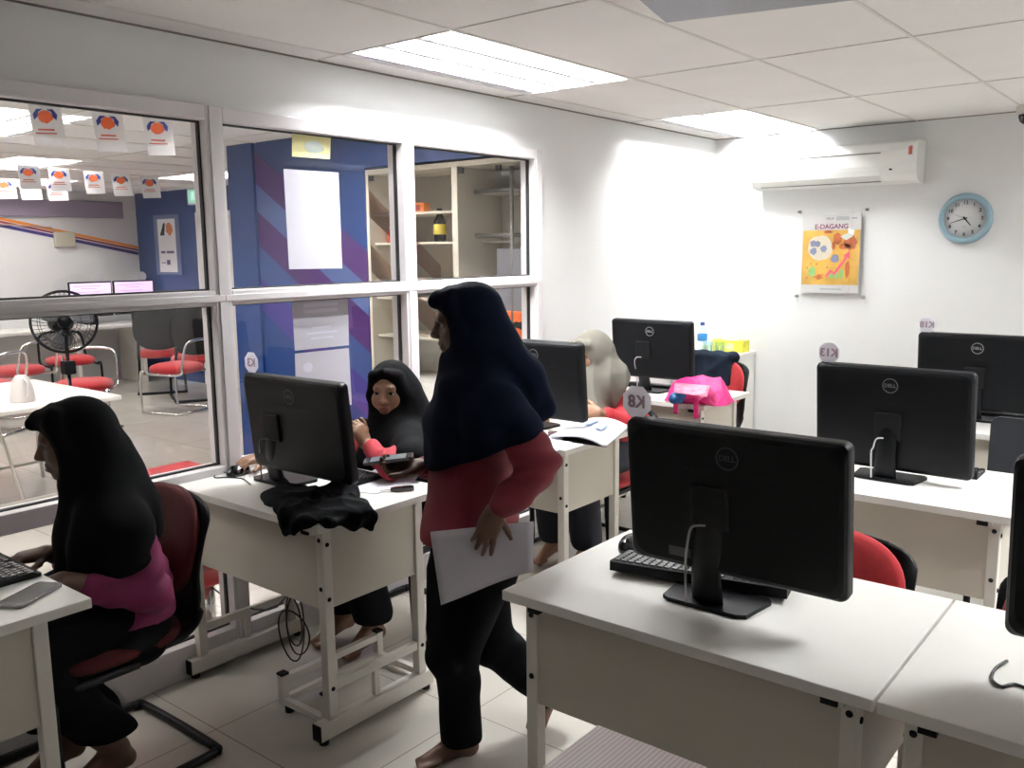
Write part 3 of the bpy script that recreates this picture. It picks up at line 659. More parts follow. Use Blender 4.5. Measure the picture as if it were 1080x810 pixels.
t = tag(MB().tube([at(1062, 697, 'z', DZ+0.006), at(1050, 705, 'z', DZ+0.004), at(1046, 716, 'z', DZ+0.004), at(1056, 724, 'z', DZ+0.004), at(1072, 722, 'z', DZ+0.004), Vector((-0.20, 1.79, DZ+0.004))], 0.0032, 8, smooth=6).build('cable', m_cable), 'black cable looping on the desk at the right edge', 'cable')

m_key = mat('key_plastic', (0.022, 0.022, 0.024), 0.22)
def keyboard(label, x, y, rz, z=DZ):
    t = thing('keyboard', label, 'keyboard', (x, y, z), rz, 'black keyboards')
    MB().prism([(-0.07, 0.0), (0.07, 0.0), (0.07, 0.010), (-0.065, 0.026), (-0.07, 0.024)], 0.44, Matrix(((0, 0, 1, -0.22), (1, 0, 0, 0), (0, 1, 0, 0.0006), (0, 0, 0, 1)))).build('body', m_blackm, t)
    k = MB()
    for r in range(6):
        y_ = -0.056+r*0.0205; zt = 0.0265-(y_+0.065)*0.118
        c = 0
        x_ = -0.213
        while x_ < 0.205:
            w = 0.0165
            if r == 4 and 5 < c < 7: w = 0.10
            if not (0.075 < x_+w/2 < 0.085 or 0.143 < x_+w/2 < 0.150): k.box(x_, x_+w, y_-0.008, y_+0.008, zt-0.006, zt+0.004, 0.0018, seg=1)
            x_ += w+0.0025; c += 1
    k.build('keys', m_key, t)
    return t
def mouse(label, x, y, rz, z=DZ):
    t = thing('computer_mouse', label, 'mouse', (x, y, z), rz, 'black mice')
    q = MB(); nn = 20; rings = []
    for r, zz in ((1.0, 0.0008), (1.03, 0.010), (0.95, 0.022), (0.75, 0.031), (0.4, 0.036), (0, 0.037)):
        rings.append([q.bm.verts.new((0.031*r*math.cos(2*PI*k/nn)*(1-0.1*math.sin(2*PI*k/nn)), 0.054*r*math.sin(2*PI*k/nn), zz+0.003*math.sin(2*PI*k/nn)*r*(zz > 0.015))) for k in range(nn)] if r else [q.bm.verts.new((0, 0, zz))])
    for A, C in zip(rings, rings[1:]):
        for k in range(nn):
            f = q.bm.faces.new((A[k], A[(k+1) % nn], C[0]) if len(C) == 1 else (A[k], A[(k+1) % nn], C[(k+1) % nn], C[k])); f.smooth = True
    q.bm.faces.new(rings[0][::-1]); q.build('body', m_blackg, t)
    MB().tube([(-0.004, -0.030, 0.034), (0.004, -0.030, 0.034)], 0.006, 12).build('scroll_wheel', m_blackm, t)
    return t
keyboard('black keyboard under the nearest monitor', -0.972, 1.955, 0.20, DZ+0.0115)
mouse('black mouse peeking out left of the nearest monitor', -1.235, 2.045, 0.3)
keyboard('black keyboard between the mouse and the papers on the desk by the glass', -2.575, 2.11, 0.0)
keyboard('black keyboard under the hands of the person at the bottom left', -2.560, 0.875, 0.0)
keyboard('black keyboard beneath the second right hand monitor', -0.86, 3.48, 0.0)
keyboard('black keyboard beneath the farthest right monitor', -0.82, 4.78, 0.0)
keyboard('black keyboard beneath the monitor with the pink bag', -2.60, 4.64, 0.0)
MS1 = mouse('black mouse held by the hand beside the glass', -2.852, 1.885, 0.25)
p = MS1.location
tag(MB().tube([(p.x+0.01, p.y-0.05, DZ+0.012), at(232, 497, 'z', DZ+0.003), at(226, 503.5, 'z', DZ+0.003), at(240, 503.5, 'z', DZ+0.003), at(256, 505, 'z', DZ+0.003), at(264, 511, 'z', DZ+0.004)], 0.0022, 8, smooth=6).build('mouse_cable', m_cable), 'thin black mouse cable curling on the white desk by the glass', 'cable')
# ------------------------------------------------------------------ implicit surfaces for cloth and bodies
class F:
    """distance field on a grid; shapes blend smoothly and come out as one continuous mesh"""
    def __init__(s, lo, hi, h):
        s.lo = np.array(lo, float); s.h = h
        s.n = np.ceil((np.array(hi, float)-s.lo)/h).astype(int)+1
        s.g = np.full(s.n, 0.5, np.float32)
    def _win(s, lo, hi):
        a = np.maximum(0, np.floor((lo-s.lo)/s.h).astype(int)); b = np.minimum(s.n, np.ceil((hi-s.lo)/s.h).astype(int)+1)
        if np.any(b <= a): return None
        sl = tuple(slice(x, y) for x, y in zip(a, b))
        ax = [(s.lo[i]+s.h*np.arange(a[i], b[i])).astype(np.float32) for i in range(3)]
        return sl, ax[0][:, None, None], ax[1][None, :, None], ax[2][None, None, :]
    def _mix(s, sl, d, k, sub=False):
        g = s.g[sl]
        if sub: g, d = -g, d
        if k > 0:
            hh = np.clip(0.5+0.5*(g-d)/k, 0, 1); r = g*(1-hh)+d*hh-k*hh*(1-hh)
        else: r = np.minimum(g, d)
        s.g[sl] = -r if sub else r
    def cap(s, a, b, ra, rb=None, k=0.02, sub=False):
        rb = ra if rb is None else rb
        a = np.array(a, float); b = np.array(b, float); R = max(ra, rb)+k+3*s.h
        w = s._win(np.minimum(a, b)-R, np.maximum(a, b)+R)
        if w is None: return s
        sl, X, Y, Z = w; ba = b-a; L = max(1e-9, ba@ba)
        t = np.clip(((X-a[0])*ba[0]+(Y-a[1])*ba[1]+(Z-a[2])*ba[2])/L, 0, 1)
        d = np.sqrt((X-a[0]-t*ba[0])**2+(Y-a[1]-t*ba[1])**2+(Z-a[2]-t*ba[2])**2)-(ra+(rb-ra)*t)
        s._mix(sl, d, k, sub); return s
    def chain(s, pts, rs, k=0.02):
        for i in range(len(pts)-1): s.cap(pts[i], pts[i+1], rs[i], rs[i+1], k)
        return s
    def ell(s, c, r, R=None, k=0.02, sub=False):
        """ellipsoid; R: 3x3 whose rows are the local axes"""
        c = np.array(c, float); r = np.array(r, float); R = np.eye(3) if R is None else np.array(R)
        e = np.sqrt(((R.T*r)**2).sum(1))+k+3*s.h
        w = s._win(c-e, c+e)
        if w is None: return s
        sl, X, Y, Z = w; dx, dy, dz = X-c[0], Y-c[1], Z-c[2]
        q = [R[i, 0]*dx+R[i, 1]*dy+R[i, 2]*dz for i in range(3)]
        k0 = np.sqrt(sum((q[i]/r[i])**2 for i in range(3))); k1 = np.sqrt(sum((q[i]/r[i]**2)**2 for i in range(3)))+1e-6
        s._mix(sl, k0*(k0-1)/k1, k, sub); return s
    def tri(s, a, b, c, r, k=0.02):
        """thick triangle"""
        a, b, c = (np.array(p, float) for p in (a, b, c)); R = r+k+3*s.h
        w = s._win(np.minimum(np.minimum(a, b), c)-R, np.maximum(np.maximum(a, b), c)+R)
        if w is None: return s
        sl, X, Y, Z = w
        sh = np.broadcast_shapes(X.shape, Y.shape, Z.shape)
        P = np.stack([np.broadcast_to(q, sh) for q in (X, Y, Z)], -1)
        ba, cb, ac = b-a, c-b, a-c; n = np.cross(ba, ac)
        pa, pb, pc = P-a, P-b, P-c
        def seg(p, e): return ((p-e*np.clip((p@e)/(e@e), 0, 1)[..., None])**2).sum(-1)
        ins = (np.sign(pa@np.cross(ba, n))+np.sign(pb@np.cross(cb, n))+np.sign(pc@np.cross(ac, n))) < 2
        d = np.sqrt(np.where(ins, np.minimum(np.minimum(seg(pa, ba), seg(pb, cb)), seg(pc, ac)), (pa@n)**2/(n@n)))-r
        s._mix(sl, d.astype(np.float32), k); return s
    def cut(s, p, n, k=0.004):
        """removes the half space on the side n points to"""
        p = np.array(p, float); n = np.array(n, float); n = n/np.linalg.norm(n)
        sl, X, Y, Z = s._win(s.lo, s.lo+s.h*s.n)
        d = -((X-p[0])*n[0]+(Y-p[1])*n[1]+(Z-p[2])*n[2])
        s._mix(sl, d.astype(np.float32), k, True); return s
    def wave(s, fn):
        sl, X, Y, Z = s._win(s.lo, s.lo+s.h*s.n); s.g += fn(X, Y, Z).astype(np.float32); return s
    def mesh(s, name):
        g = s.g; ins = g < 0
        c = np.zeros(np.array(g.shape)-1, np.int8)
        off = [(i, j, k) for i in (0, 1) for j in (0, 1) for k in (0, 1)]
        N = np.array(g.shape)-1
        for o in off: c += ins[o[0]:o[0]+N[0], o[1]:o[1]+N[1], o[2]:o[2]+N[2]]
        act = (c > 0) & (c < 8); ii = np.argwhere(act)
        idx = np.full(act.shape, -1, np.int32); idx[act] = np.arange(len(ii))
        acc = np.zeros((len(ii), 3)); cnt = np.zeros(len(ii))
        val = {o: g[ii[:, 0]+o[0], ii[:, 1]+o[1], ii[:, 2]+o[2]].astype(float) for o in off}
        for o in off:
            for ax in range(3):
                if o[ax] == 0:
                    p = list(o); p[ax] = 1; p = tuple(p); va, vb = val[o], val[p]; m = (va < 0) != (vb < 0)
                    t = va[m]/(va[m]-vb[m]); q = np.tile(np.array(o, float), (m.sum(), 1)); q[:, ax] = t
                    acc[m] += q; cnt[m] += 1
        V = (ii+acc/np.maximum(cnt, 1)[:, None])*s.h+s.lo
        Q = []
        for ax in range(3):
            u, v = (ax+1) % 3, (ax+2) % 3
            A = np.take(ins, range(0, g.shape[ax]-1), ax); B = np.take(ins, range(1, g.shape[ax]), ax)
            e = np.argwhere(A != B); e = e[(e[:, u] > 0) & (e[:, v] > 0) & (e[:, u] < N[u]) & (e[:, v] < N[v])]
            if not len(e): continue
            def cell(du, dv):
                q = e.copy(); q[:, u] -= du; q[:, v] -= dv; return idx[q[:, 0], q[:, 1], q[:, 2]]
            quad = np.stack([cell(1, 1), cell(0, 1), cell(0, 0), cell(1, 0)], 1)
            fl = ~A[e[:, 0], e[:, 1], e[:, 2]]
            quad[fl] = quad[fl][:, ::-1]; Q.append(quad)
        Q = np.concatenate(Q); Q = Q[(Q >= 0).all(1)]
        # one relaxation step softens the grid
        me = bpy.data.meshes.new(name)
        me.vertices.add(len(V)); me.vertices.foreach_set('co', V.astype(np.float32).ravel())
        me.loops.add(len(Q)*4); me.loops.foreach_set('vertex_index', Q.astype(np.int32).ravel())
        me.polygons.add(len(Q)); me.polygons.foreach_set('loop_start', np.arange(0, len(Q)*4, 4, dtype=np.int32))
        me.polygons.foreach_set('use_smooth', np.ones(len(Q), bool))
        me.update(calc_edges=True); me.validate()
        return me
    def build(s, name, mats, parent=None, paint=None):
        me = s.mesh(name); o = new_obj(name, me, None, mats)
        if parent is not None:
            o.parent = parent; o.matrix_parent_inverse = parent.matrix_basis.inverted()
        if paint:
            nP = len(me.polygons); cen = np.empty(nP*3, np.float32); me.polygons.foreach_get('center', cen); cen = cen.reshape(-1, 3)
            mi = np.zeros(nP, np.int32)
            for c, r, R, k in paint:
                q = (cen-np.array(c))@np.array(R).T/np.array(r); mi[(q**2).sum(1) < 1] = k
            me.polygons.foreach_set('material_index', mi); me.update()
        return o

# ------------------------------------------------------------------ things on the desks
A = at
# black jacket thrown over the corner of the desk by the glass
m_jack = mat('black_cloth', (0.0035, 0.004, 0.005), 0.9, bump=0.3, bscale=120, spec=0.08)
j = F((-2.72, 1.44, 0.58), (-1.96, 2.02, 0.86), 0.005)
J = lambda px, py, z=DZ+0.016: np.array(A(px, py, 'z', z))
o1, o2, o3, o4, o5, o6 = J(281, 524), J(300, 511), J(340, 520), J(366, 516), J(384, 540), J(322, 548)
for a_, b_, c_ in ((o1, o2, o6), (o2, o3, o6), (o3, o4, o5), (o3, o5, o6)): j.tri(a_, b_, c_, 0.020, 0.02)
for px, py, r, hgt in ((298, 526, 0.055, 0.05), (325, 530, 0.07, 0.055), (360, 521, 0.055, 0.062), (352, 538, 0.07, 0.045), (375, 538, 0.05, 0.04), (312, 541, 0.06, 0.042)):
    j.ell(J(px, py, DZ+0.012), (r*1.25, r, hgt), k=0.03)
y_f = 1.628
j.tri(J(290, 535), J(326, 551), np.array(A(302, 564, 'y', y_f)), 0.013, 0.025)
j.cap(np.array(A(303, 563, 'y', y_f)), np.array(A(322, 549, 'y', y_f)), 0.010, 0.014, 0.02)
x_r = -2.068
Q0, Q1, Q2, Q3 = np.array((x_r, 1.68, DZ-0.005)), np.array(A(346, 551, 'x', x_r)), np.array(A(391, 558, 'x', x_r)), np.array(A(392, 545, 'x', x_r))
j.tri(Q1, Q2, Q3, 0.013, 0.025); j.tri(Q1, Q3, J(345, 545), 0.015, 0.025); j.tri(Q3, o5, J(345, 545), 0.015, 0.025)
j.wave(lambda X, Y, Z: 0.009*np.abs(np.sin(20*X+30*Y+2*np.sin(17*X)))-0.004+0.006*np.abs(np.sin(42*Y-27*X+12*Z)))
tag(j.build('jacket', m_jack), 'black jacket dropped over the corner of the desk by the glass', 'jacket')

def paper(name, label, pts, z, m=m_paper, lines=0, group=None, th=0.0012, cat='paper'):
    P = [A(x, y, 'z', z) for x, y in pts]; c = sum(P, Vector())/len(P)
    t = thing(name, label, cat, (c.x, c.y, z), 0, group)
    MB().prism([(p.x-c.x, p.y-c.y) for p in P], th).build('sheet', m, t)
    if lines:
        q = MB(); e = [Vector((p.x-c.x, p.y-c.y)) for p in P]
        for k in range(lines):
            s = (k+1)/(lines+1); a = e[0].lerp(e[3], s); b_ = e[1].lerp(e[2], s); a, b_ = a.lerp(b_, 0.1), a.lerp(b_, 0.9)
            d = (e[3]-e[0]).normalized()*0.0022
            q.prism([tuple(a), tuple(b_), tuple(b_+d), tuple(a+d)], 0.0003, Matrix.Translation((0, 0, th)))
        q.build('printed_lines', mat('faint_blue_ink', (0.45, 0.47, 0.62), 0.8), t)
    return t
paper('paper_sheet', 'printed white sheet lying on the desk beside the black keyboard', [(352, 517), (397, 521), (437, 507), (398, 494)], DZ+0.001, m_paperl, 3)
paper('paper_sheet', 'second white sheet poking out under the hand with the phone', [(395, 506), (434, 511), (441, 502), (412, 492)], DZ+0.003, m_paperl, 2)
# car key with its blade on the papers' edge
c = A(424, 517, 'z', DZ+0.002)
t = thing('car_key', 'black car key at the right end of the desk by the glass', 'key', c, math.radians(52))
MB().prism([(-0.040, -0.004), (-0.020, -0.015), (0.03, -0.016), (0.041, -0.008), (0.041, 0.010), (0.03, 0.016), (-0.02, 0.014), (-0.040, 0.004)], 0.013, Matrix.Translation((0, 0, -0.0018))).build('fob', m_blackg, t)
MB().box(-0.004, 0.036, -0.003, 0.003, 0.0110, 0.0125).build('chrome_strip', m_chrome, t)
MB().box(-0.075, -0.038, -0.003, 0.003, 0.003, 0.005).build('blade', m_chrome, t)
# coil of cable under that desk
pts = []
for k in range(40):
    a = 2*PI*k/13+2.0; c0 = A(310+2*math.sin(k*0.7), 661, 'y', 1.90)
    rx, rz_ = 0.062+0.020*math.sin(k*0.23), 0.105+0.03*math.cos(k*0.31)
    pts.append(Vector((c0.x+rx*math.cos(a), 1.90+0.02*math.sin(k*0.31), c0.z+rz_*math.sin(a)-0.02*math.sin(k*0.17))))
lead = [A(217, 613, 'y', 1.93), A(240, 632, 'y', 1.93), A(270, 643, 'y', 1.92), A(292, 640, 'y', 1.90)]
tag(MB().tube(lead+pts+[Vector((-2.36, 1.80, 0.50)), Vector((-2.40, 1.76, 0.60)), Vector((-2.42, 1.74, 0.716))], 0.0032, 7, smooth=2).build('cable_coil', m_cable), 'looped black cable hanging below the desk by the glass', 'cable')

# phone on the front left desk
def phone(label, c, rz, mtop):
    t = thing('smartphone', label, 'phone', c, rz)
    MB().prism(rrect(0.072, 0.150, 0.012), 0.008).build('body', mat('silver_edge', (0.28, 0.27, 0.27), 0.25, metal=0.7), t)
    MB().prism(rrect(0.068, 0.146, 0.010), 0.0006, Matrix.Translation((0, 0, 0.0079))).build('glass_face', m_screen, t)
    MB().prism(rrect(0.060, 0.108, 0.002), 0.0005, Matrix.Translation((0, 0, 0.0084))).build('screen', mtop, t)
    return t
c = A(32, 629, 'z', DZ)
phone('smartphone lying on the white desk at the bottom left', (c.x, c.y, DZ+0.0006), math.radians(28), mat('phone_screen', (0.012, 0.012, 0.016), 0.05))

# open book and papers on the second desk by the walking person
t = thing('open_book', 'open book with curling white pages on the desk before the grey hijab wearer', 'book', (-2.215, 3.22, DZ))
BC = [A(608, 463, 'z', DZ+0.03), A(598, 447, 'z', DZ+0.02), A(662, 450, 'z', DZ+0.03), A(655, 467, 'z', DZ+0.03)]
q = MB()
a0, a1, b0, b1 = A(580, 461, 'z', DZ+0.01), A(612, 444, 'z', DZ+0.01), A(640, 468, 'z', DZ+0.02), A(664, 447, 'z', DZ+0.02)
def pg(u, v):
    p = a0.lerp(b0, u).lerp(a1.lerp(b1, u), v)-Vector((-2.215, 3.22, DZ)); p.z = 0.012+0.030*math.sin(PI*min(1, u*1.1))**0.8*(0.5+0.5*u)+0.004; return p
q.grid(pg, 14, 4, 0.010); q.build('pages', m_paperl, t)
def cv(u, v):
    p = pg(u*0.98+0.01, v*0.98+0.01); p.z = 0.0015+0.004*u; return p
MB().grid(cv, 6, 3, 0.003).build('cover', m_blackm, t)
q = MB()
for u0, v0, w, hgt in ((0.38, 0.45, 0.12, 0.22), (0.45, 0.62, 0.08, 0.15), (0.62, 0.35, 0.14, 0.25)):
    def f2(u, v): return pg(u0+w*u, v0+hgt*v)+Vector((0, 0, 0.0075))
    q.grid(f2, 3, 2, 0.0004)
q.build('printed_figures', mat('pale_blue_print', (0.34, 0.42, 0.66), 0.8), t)
paper('paper_sheet', 'white sheet under the open book on the desk edge', [(560, 474), (583, 478), (606, 465), (580, 459)], DZ+0.001, m_paperl, 0)
c = A(604, 459, 'z', DZ)
t = phone('black phone half under the open book', (c.x-0.03, c.y-0.02, DZ+0.0022), -0.9, mat('phone_screen', (0.012, 0.012, 0.016), 0.05))

# pink tote bag lying on the third desk
m_pink = mat('pink_nonwoven', (0.75, 0.025, 0.22), 0.55, var=0.12, vscale=25, bump=0.25, bscale=45)
bo = Vector((-2.17, 4.22, DZ)); t = thing('tote_bag', 'bright pink tote bag slumped on the desk near the back wall', 'bag', bo)
BP = [A(698, 423, 'z', DZ+0.004), A(712, 401, 'y', 4.33), A(733, 401, 'y', 4.30), A(758, 404, 'y', 4.36), A(763, 416, 'y', 4.30), A(748, 434, 'y', 4.17), A(735, 427, 'y', 4.17), A(716, 421, 'y', 4.15)]
bm = bmesh.new()
loc = [Vector((q_.x, max(q_.y, 0.012), max(q_.z, 0.004))) for q_ in (p-bo for p in BP)]
vs = [bm.verts.new(p) for p in loc] + [bm.verts.new(p) for p in ((-0.20, 0.12, 0.004), (0.14, 0.20, 0.004), (0.17, 0.05, 0.004), (0.10, 0.012, 0.004), (-0.12, 0.012, 0.004), (-0.05, 0.14, 0.14), (0.06, 0.18, 0.13))]
bmesh.ops.convex_hull(bm, input=vs)
bmesh.ops.triangulate(bm, faces=bm.faces[:])
bmesh.ops.subdivide_edges(bm, edges=bm.edges[:], cuts=3, use_grid_fill=True)
for v in bm.verts:
    p = v.co; v.co += Vector((0.006*math.sin(60*p.x+30*p.z), 0.006*math.sin(50*p.z+40*p.x), 0.006*math.sin(45*p.x+60*p.y)*(p.z > 0.02)))
me = bpy.data.meshes.new('body'); bm.to_mesh(me); bm.free(); new_obj('body', me, t, m_pink)
def strip(pts, w, wd):
    q = MB(); pts = spline([Vector(p) for p in pts], 5); n = len(pts); wd = Vector(wd)
    q.grid(lambda u, v: pts[int(round(v*(n-1)))]+wd*(u-0.5)*w, 2, n-1, 0.002); return q
for s0, s1 in (((711, 419), (711, 437)), ((733, 424), (732, 442))):
    a_, b_ = A(*s0, 'y', 4.16)-bo, A(*s1, 'y', 4.165)-bo
    a_.y = -0.045; b_.y = -0.035
    strip([a_+Vector((0, 0.07, 0.02)), a_+Vector((0, 0.02, 0.01)), a_, b_], 0.028, (1, 0, 0)).build('handle', m_pink, t)
q = MB(); e = [A(713, 406, 'y', 4.255)-bo, A(750, 409, 'y', 4.27)-bo, A(746, 421, 'y', 4.12)-bo, A(712, 416, 'y', 4.12)-bo]
q.grid(lambda u, v: e[0].lerp(e[1], u).lerp(e[3].lerp(e[2], u), v)+Vector((0.004*math.sin(20*u), -0.014, 0.014+0.008*math.sin(PI*v))), 10, 6, 0.0015)
q.build('printed_front', mat('bag_print', (0.62, 0.20, 0.30), 0.5, var=0.55, vscale=22), t)
c = A(718, 424, 'z', DZ+0.0)
t = thing('tumbler', 'blue tumbler lying between the handles of the pink bag', 'tumbler', (-2.255, 4.225, DZ+0.034))
MB().lathe([(0, -0.06), (0.028, -0.06), (0.032, -0.05), (0.033, 0.04), (0.028, 0.055), (0, 0.055)], 20, Matrix.Rotation(PI/2, 4, 'X')).build('body', mat('tumbler_blue', (0.02, 0.14, 0.35), 0.35), t)
MB().lathe([(0, -0.0), (0.026, 0.0), (0.026, 0.018), (0, 0.018)], 20, Matrix.Rotation(PI/2, 4, 'X') @ Matrix.Translation((0, 0, 0.0555))).build('lid', mat('tumbler_lid_blue', (0.012, 0.08, 0.22), 0.4), t)

# low cabinet by the back wall with a bottle, cups and tissues
CZ = 0.84
t = thing('low_cabinet', 'low white cabinet in the back corner carrying a bottle and tissues', 'cabinet', (-2.775, 5.69, 0))
MB().box(-0.165, 0.175, -0.285, 0.292, 0.0, CZ-0.025, 0.003).build('body', m_desk, t)
MB().box(-0.168, 0.182, -0.30, 0.296, CZ-0.0248, CZ, 0.003).build('top', m_desk, t)
for s in (-1, 1):
    d = MB().box(0.005+s*0.085-0.083, 0.005+s*0.085+0.083, -0.302, -0.286, 0.05, CZ-0.05, 0.003).build('door', m_desk, t)
    MB().box(0.005+s*0.02-0.005, 0.005+s*0.02+0.005, -0.318, -0.302, 0.50, 0.60, 0.002).build('handle', m_chrome, d)
q = MB()
for zz in (0.70, 0.76): q.lathe([(0, 0), (0.008, 0), (0.007, 0.003), (0, 0.003)], 12, Matrix(((0, 0, 1, 0.175), (1, 0, 0, 0.02), (0, 1, 0, zz), (0, 0, 0, 1))))
q.build('screw_cap', m_ink, t)
t = thing('water_bottle', 'clear water bottle with a blue cap on the low white cabinet', 'bottle', (-2.80, 5.56, CZ))
m_pet = glass_mat('clear_plastic', (0.86, 0.93, 0.96), 1.0, 1.35)
MB().lathe([(0, 0.001), (0.030, 0.001), (0.033, 0.01), (0.033, 0.06), (0.030, 0.07), (0.033, 0.08), (0.033, 0.135), (0.026, 0.165), (0.013, 0.185), (0.013, 0.20)], 26).build('body', m_pet, t)
MB().lathe([(0.0335, 0.095), (0.0342, 0.096), (0.0342, 0.140), (0.0335, 0.141)], 26).build('label', mat('bottle_label_blue', (0.03, 0.22, 0.50), 0.5), t)
MB().lathe([(0, 0.222), (0.014, 0.222), (0.0155, 0.218), (0.0155, 0.200), (0, 0.200)], 20).build('cap', mat('cap_blue', (0.02, 0.06, 0.30), 0.4), t)
for k, (x, y, lab) in enumerate(((-2.735, 5.52, 'clear plastic cup beside the water bottle on the low cabinet'), (-2.665, 5.55, 'clear patterned cup in front of the yellow tissue box'))):
    t = thing('plastic_cup', lab, 'cup', (x, y, CZ), 0, 'clear cups on the cabinet')
    MB().lathe([(0, 0.002), (0.026, 0.002), (0.036, 0.095), (0.0345, 0.095), (0.025, 0.005), (0, 0.005)], 24).build('cup_wall', m_pet, t)
    q = MB()
    for a in range(5): q.box(-0.006, 0.006, -0.034, -0.0315, 0.025, 0.072, M=Matrix.Rotation(2*PI*a/5+0.4, 4, 'Z'))
    q.build('print', mat('cup_print', (0.55, 0.60, 0.25), 0.6), t)
t = thing('tissue_box', 'yellow green tissue box on the low white cabinet', 'tissue box', (-2.715, 5.83, CZ+0.0005), 0.0)
MB().box(-0.115, 0.115, -0.058, 0.058, 0, 0.082, 0.002).build('box', mat('tissue_yellow', (0.66, 0.62, 0.05), 0.5, var=0.3, vscale=14), t)
q = MB(); q.prism(circ(0.03, 20), 0.0006, Matrix.Translation((0, 0, 0.0822)) @ Matrix.Scale(2.2, 4, (1, 0, 0))); q.build('opening', mat('tissue_slot', (0.75, 0.75, 0.62), 0.6), t)
MB().prism(blob(0.02, 0.04, 0.035, 0.028, j=0.25), 0.0006, RC @ Matrix.Translation((0, 0, 0.0584))).build('picture_print', mat('tissue_print', (0.52, 0.60, 0.30), 0.6, var=0.4, vscale=20), t)

# jacket over the back of the chair near the wall
jk = F((-2.885, 5.10, 0.56), (-2.245, 5.50, 0.98), 0.008)
jk.cap((-2.745, 5.31, 0.868), (-2.445, 5.31, 0.868), 0.035, 0.035, 0.03)
jk.tri((-2.745, 5.275, 0.865), (-2.465, 5.275, 0.865), (-2.705, 5.235, 0.68), 0.016, 0.03); jk.tri((-2.465, 5.275, 0.865), (-2.445, 5.235, 0.70), (-2.705, 5.235, 0.68), 0.016, 0.03)
jk.tri((-2.745, 5.345, 0.865), (-2.465, 5.345, 0.865), (-2.705, 5.36, 0.62), 0.016, 0.03); jk.tri((-2.465, 5.345, 0.865), (-2.465, 5.36, 0.64), (-2.705, 5.36, 0.62), 0.016, 0.03)
jk.wave(lambda X, Y, Z: 0.004*np.sin(60*X+15*Z))
tag(jk.build('jacket', mat('navy_cloth', (0.006, 0.010, 0.018), 0.9, spec=0.1, var=0.3, vscale=6)), 'dark navy jacket hung over the red chair near the back wall', 'jacket')

# ------------------------------------------------------------------ the neighbouring room
t = thing('armchair', 'red armchair just behind the glass at the lower left', 'armchair', (-3.40, 1.72, 0))
m_redv = mat('red_vinyl', (0.42, 0.006, 0.010), 0.4, var=0.05)
MB().box(0.06, 0.28, -0.16, 0.255, 0.30, 0.715, 0.03, seg=4).build('backrest', m_redv, t)
MB().box(-0.10, 0.28, -0.16, 0.255, 0.22, 0.299, 0.02, seg=4).build('seat', m_redv, t)
for sx in (-0.06, 0.22):
    for sy in (-0.12, 0.21): MB().lathe([(0, 0), (0.02, 0), (0.025, 0.22), (0, 0.22)], 14, Matrix.Translation((sx, sy, 0))).build('leg', m_chrome, t)

# pedestal fan
fx, fy = -6.60, 2.985
t = thing('pedestal_fan', 'black pedestal fan standing beyond the glass at the left', 'fan', (fx, fy, 0), math.atan2(-fx, fy)*0)
fz = 1.085; face = Vector((0.80, -0.20, 0.05)).normalized(); side = face.cross(Vector((0, 0, 1))).normalized(); upv = side.cross(face)
FM = Matrix(((side.x, upv.x, face.x, 0), (side.y, upv.y, face.y, 0), (side.z, upv.z, face.z, fz), (0, 0, 0, 1)))
R_ = 0.222
q = MB(); q.tube([(R_*math.cos(2*PI*k/48), R_*math.sin(2*PI*k/48), 0) for k in range(48)], 0.010, 8, closed=True)
q2 = MB()
for k in range(40):
    a = 2*PI*k/40
    for sg in (-1, 1):
        q2.tube([(0.05*math.cos(a), 0.05*math.sin(a), sg*0.075), (0.14*math.cos(a), 0.14*math.sin(a), sg*0.066), (R_*math.cos(a+0.1), R_*math.sin(a+0.1), sg*0.006)], 0.0013, 4)
for rr, zz in ((0.10, 0.072), (0.17, 0.052)):
    for sg in (-1, 1): q2.tube([(rr*math.cos(2*PI*k/40), rr*math.sin(2*PI*k/40), sg*zz) for k in range(40)], 0.002, 4, closed=True)
for q_, n_ in ((q, 'guard_ring'), (q2, 'guard_wires')):
    bmesh.ops.transform(q_.bm, matrix=FM, verts=q_.bm.verts[:]); q_.build(n_, m_black, t)
m_bl = mat('fan_blade_grey', (0.10, 0.10, 0.11), 0.35)
for k in range(3):
    q = MB(); a = 2*PI*k/3+0.5
    def bl(u, v):
        r = 0.04+0.165*v; th = a+(u-0.5)*(1.15*math.sin(PI*(0.18+0.70*v)))+0.35*v
        return FM @ Vector((r*math.cos(th), r*math.sin(th), 0.03*(u-0.5)))
    q.grid(bl, 8, 8, 0.003); q.build('blade', m_bl, t)
MB().lathe([(0, 0.055), (0.04, 0.05), (0.05, 0.02), (0.05, 0.0), (0, 0)], 20, FM).build('hub', m_black, t)
MB().lathe([(0.075, -0.085), (0.085, -0.11), (0.08, -0.19), (0.055, -0.225), (0, -0.23)], 24, FM).build('motor_housing', m_black, t)
MB().lathe([(0.018, 0.02), (0.018, 0.60), (0.013, 0.601), (0.013, 0.98), (0.03, 0.985), (0.03, 1.04), (0, 1.04)], 18).build('pole', m_blackg, t)
MB().box(-0.045, 0.045, -0.04, 0.04, 0.70, 0.80, 0.01).build('control_box', m_black, t)
MB().lathe([(0, 0.0), (0.21, 0.0), (0.21, 0.012), (0.15, 0.03), (0.04, 0.045), (0, 0.05)], 36).build('base', m_black, t)

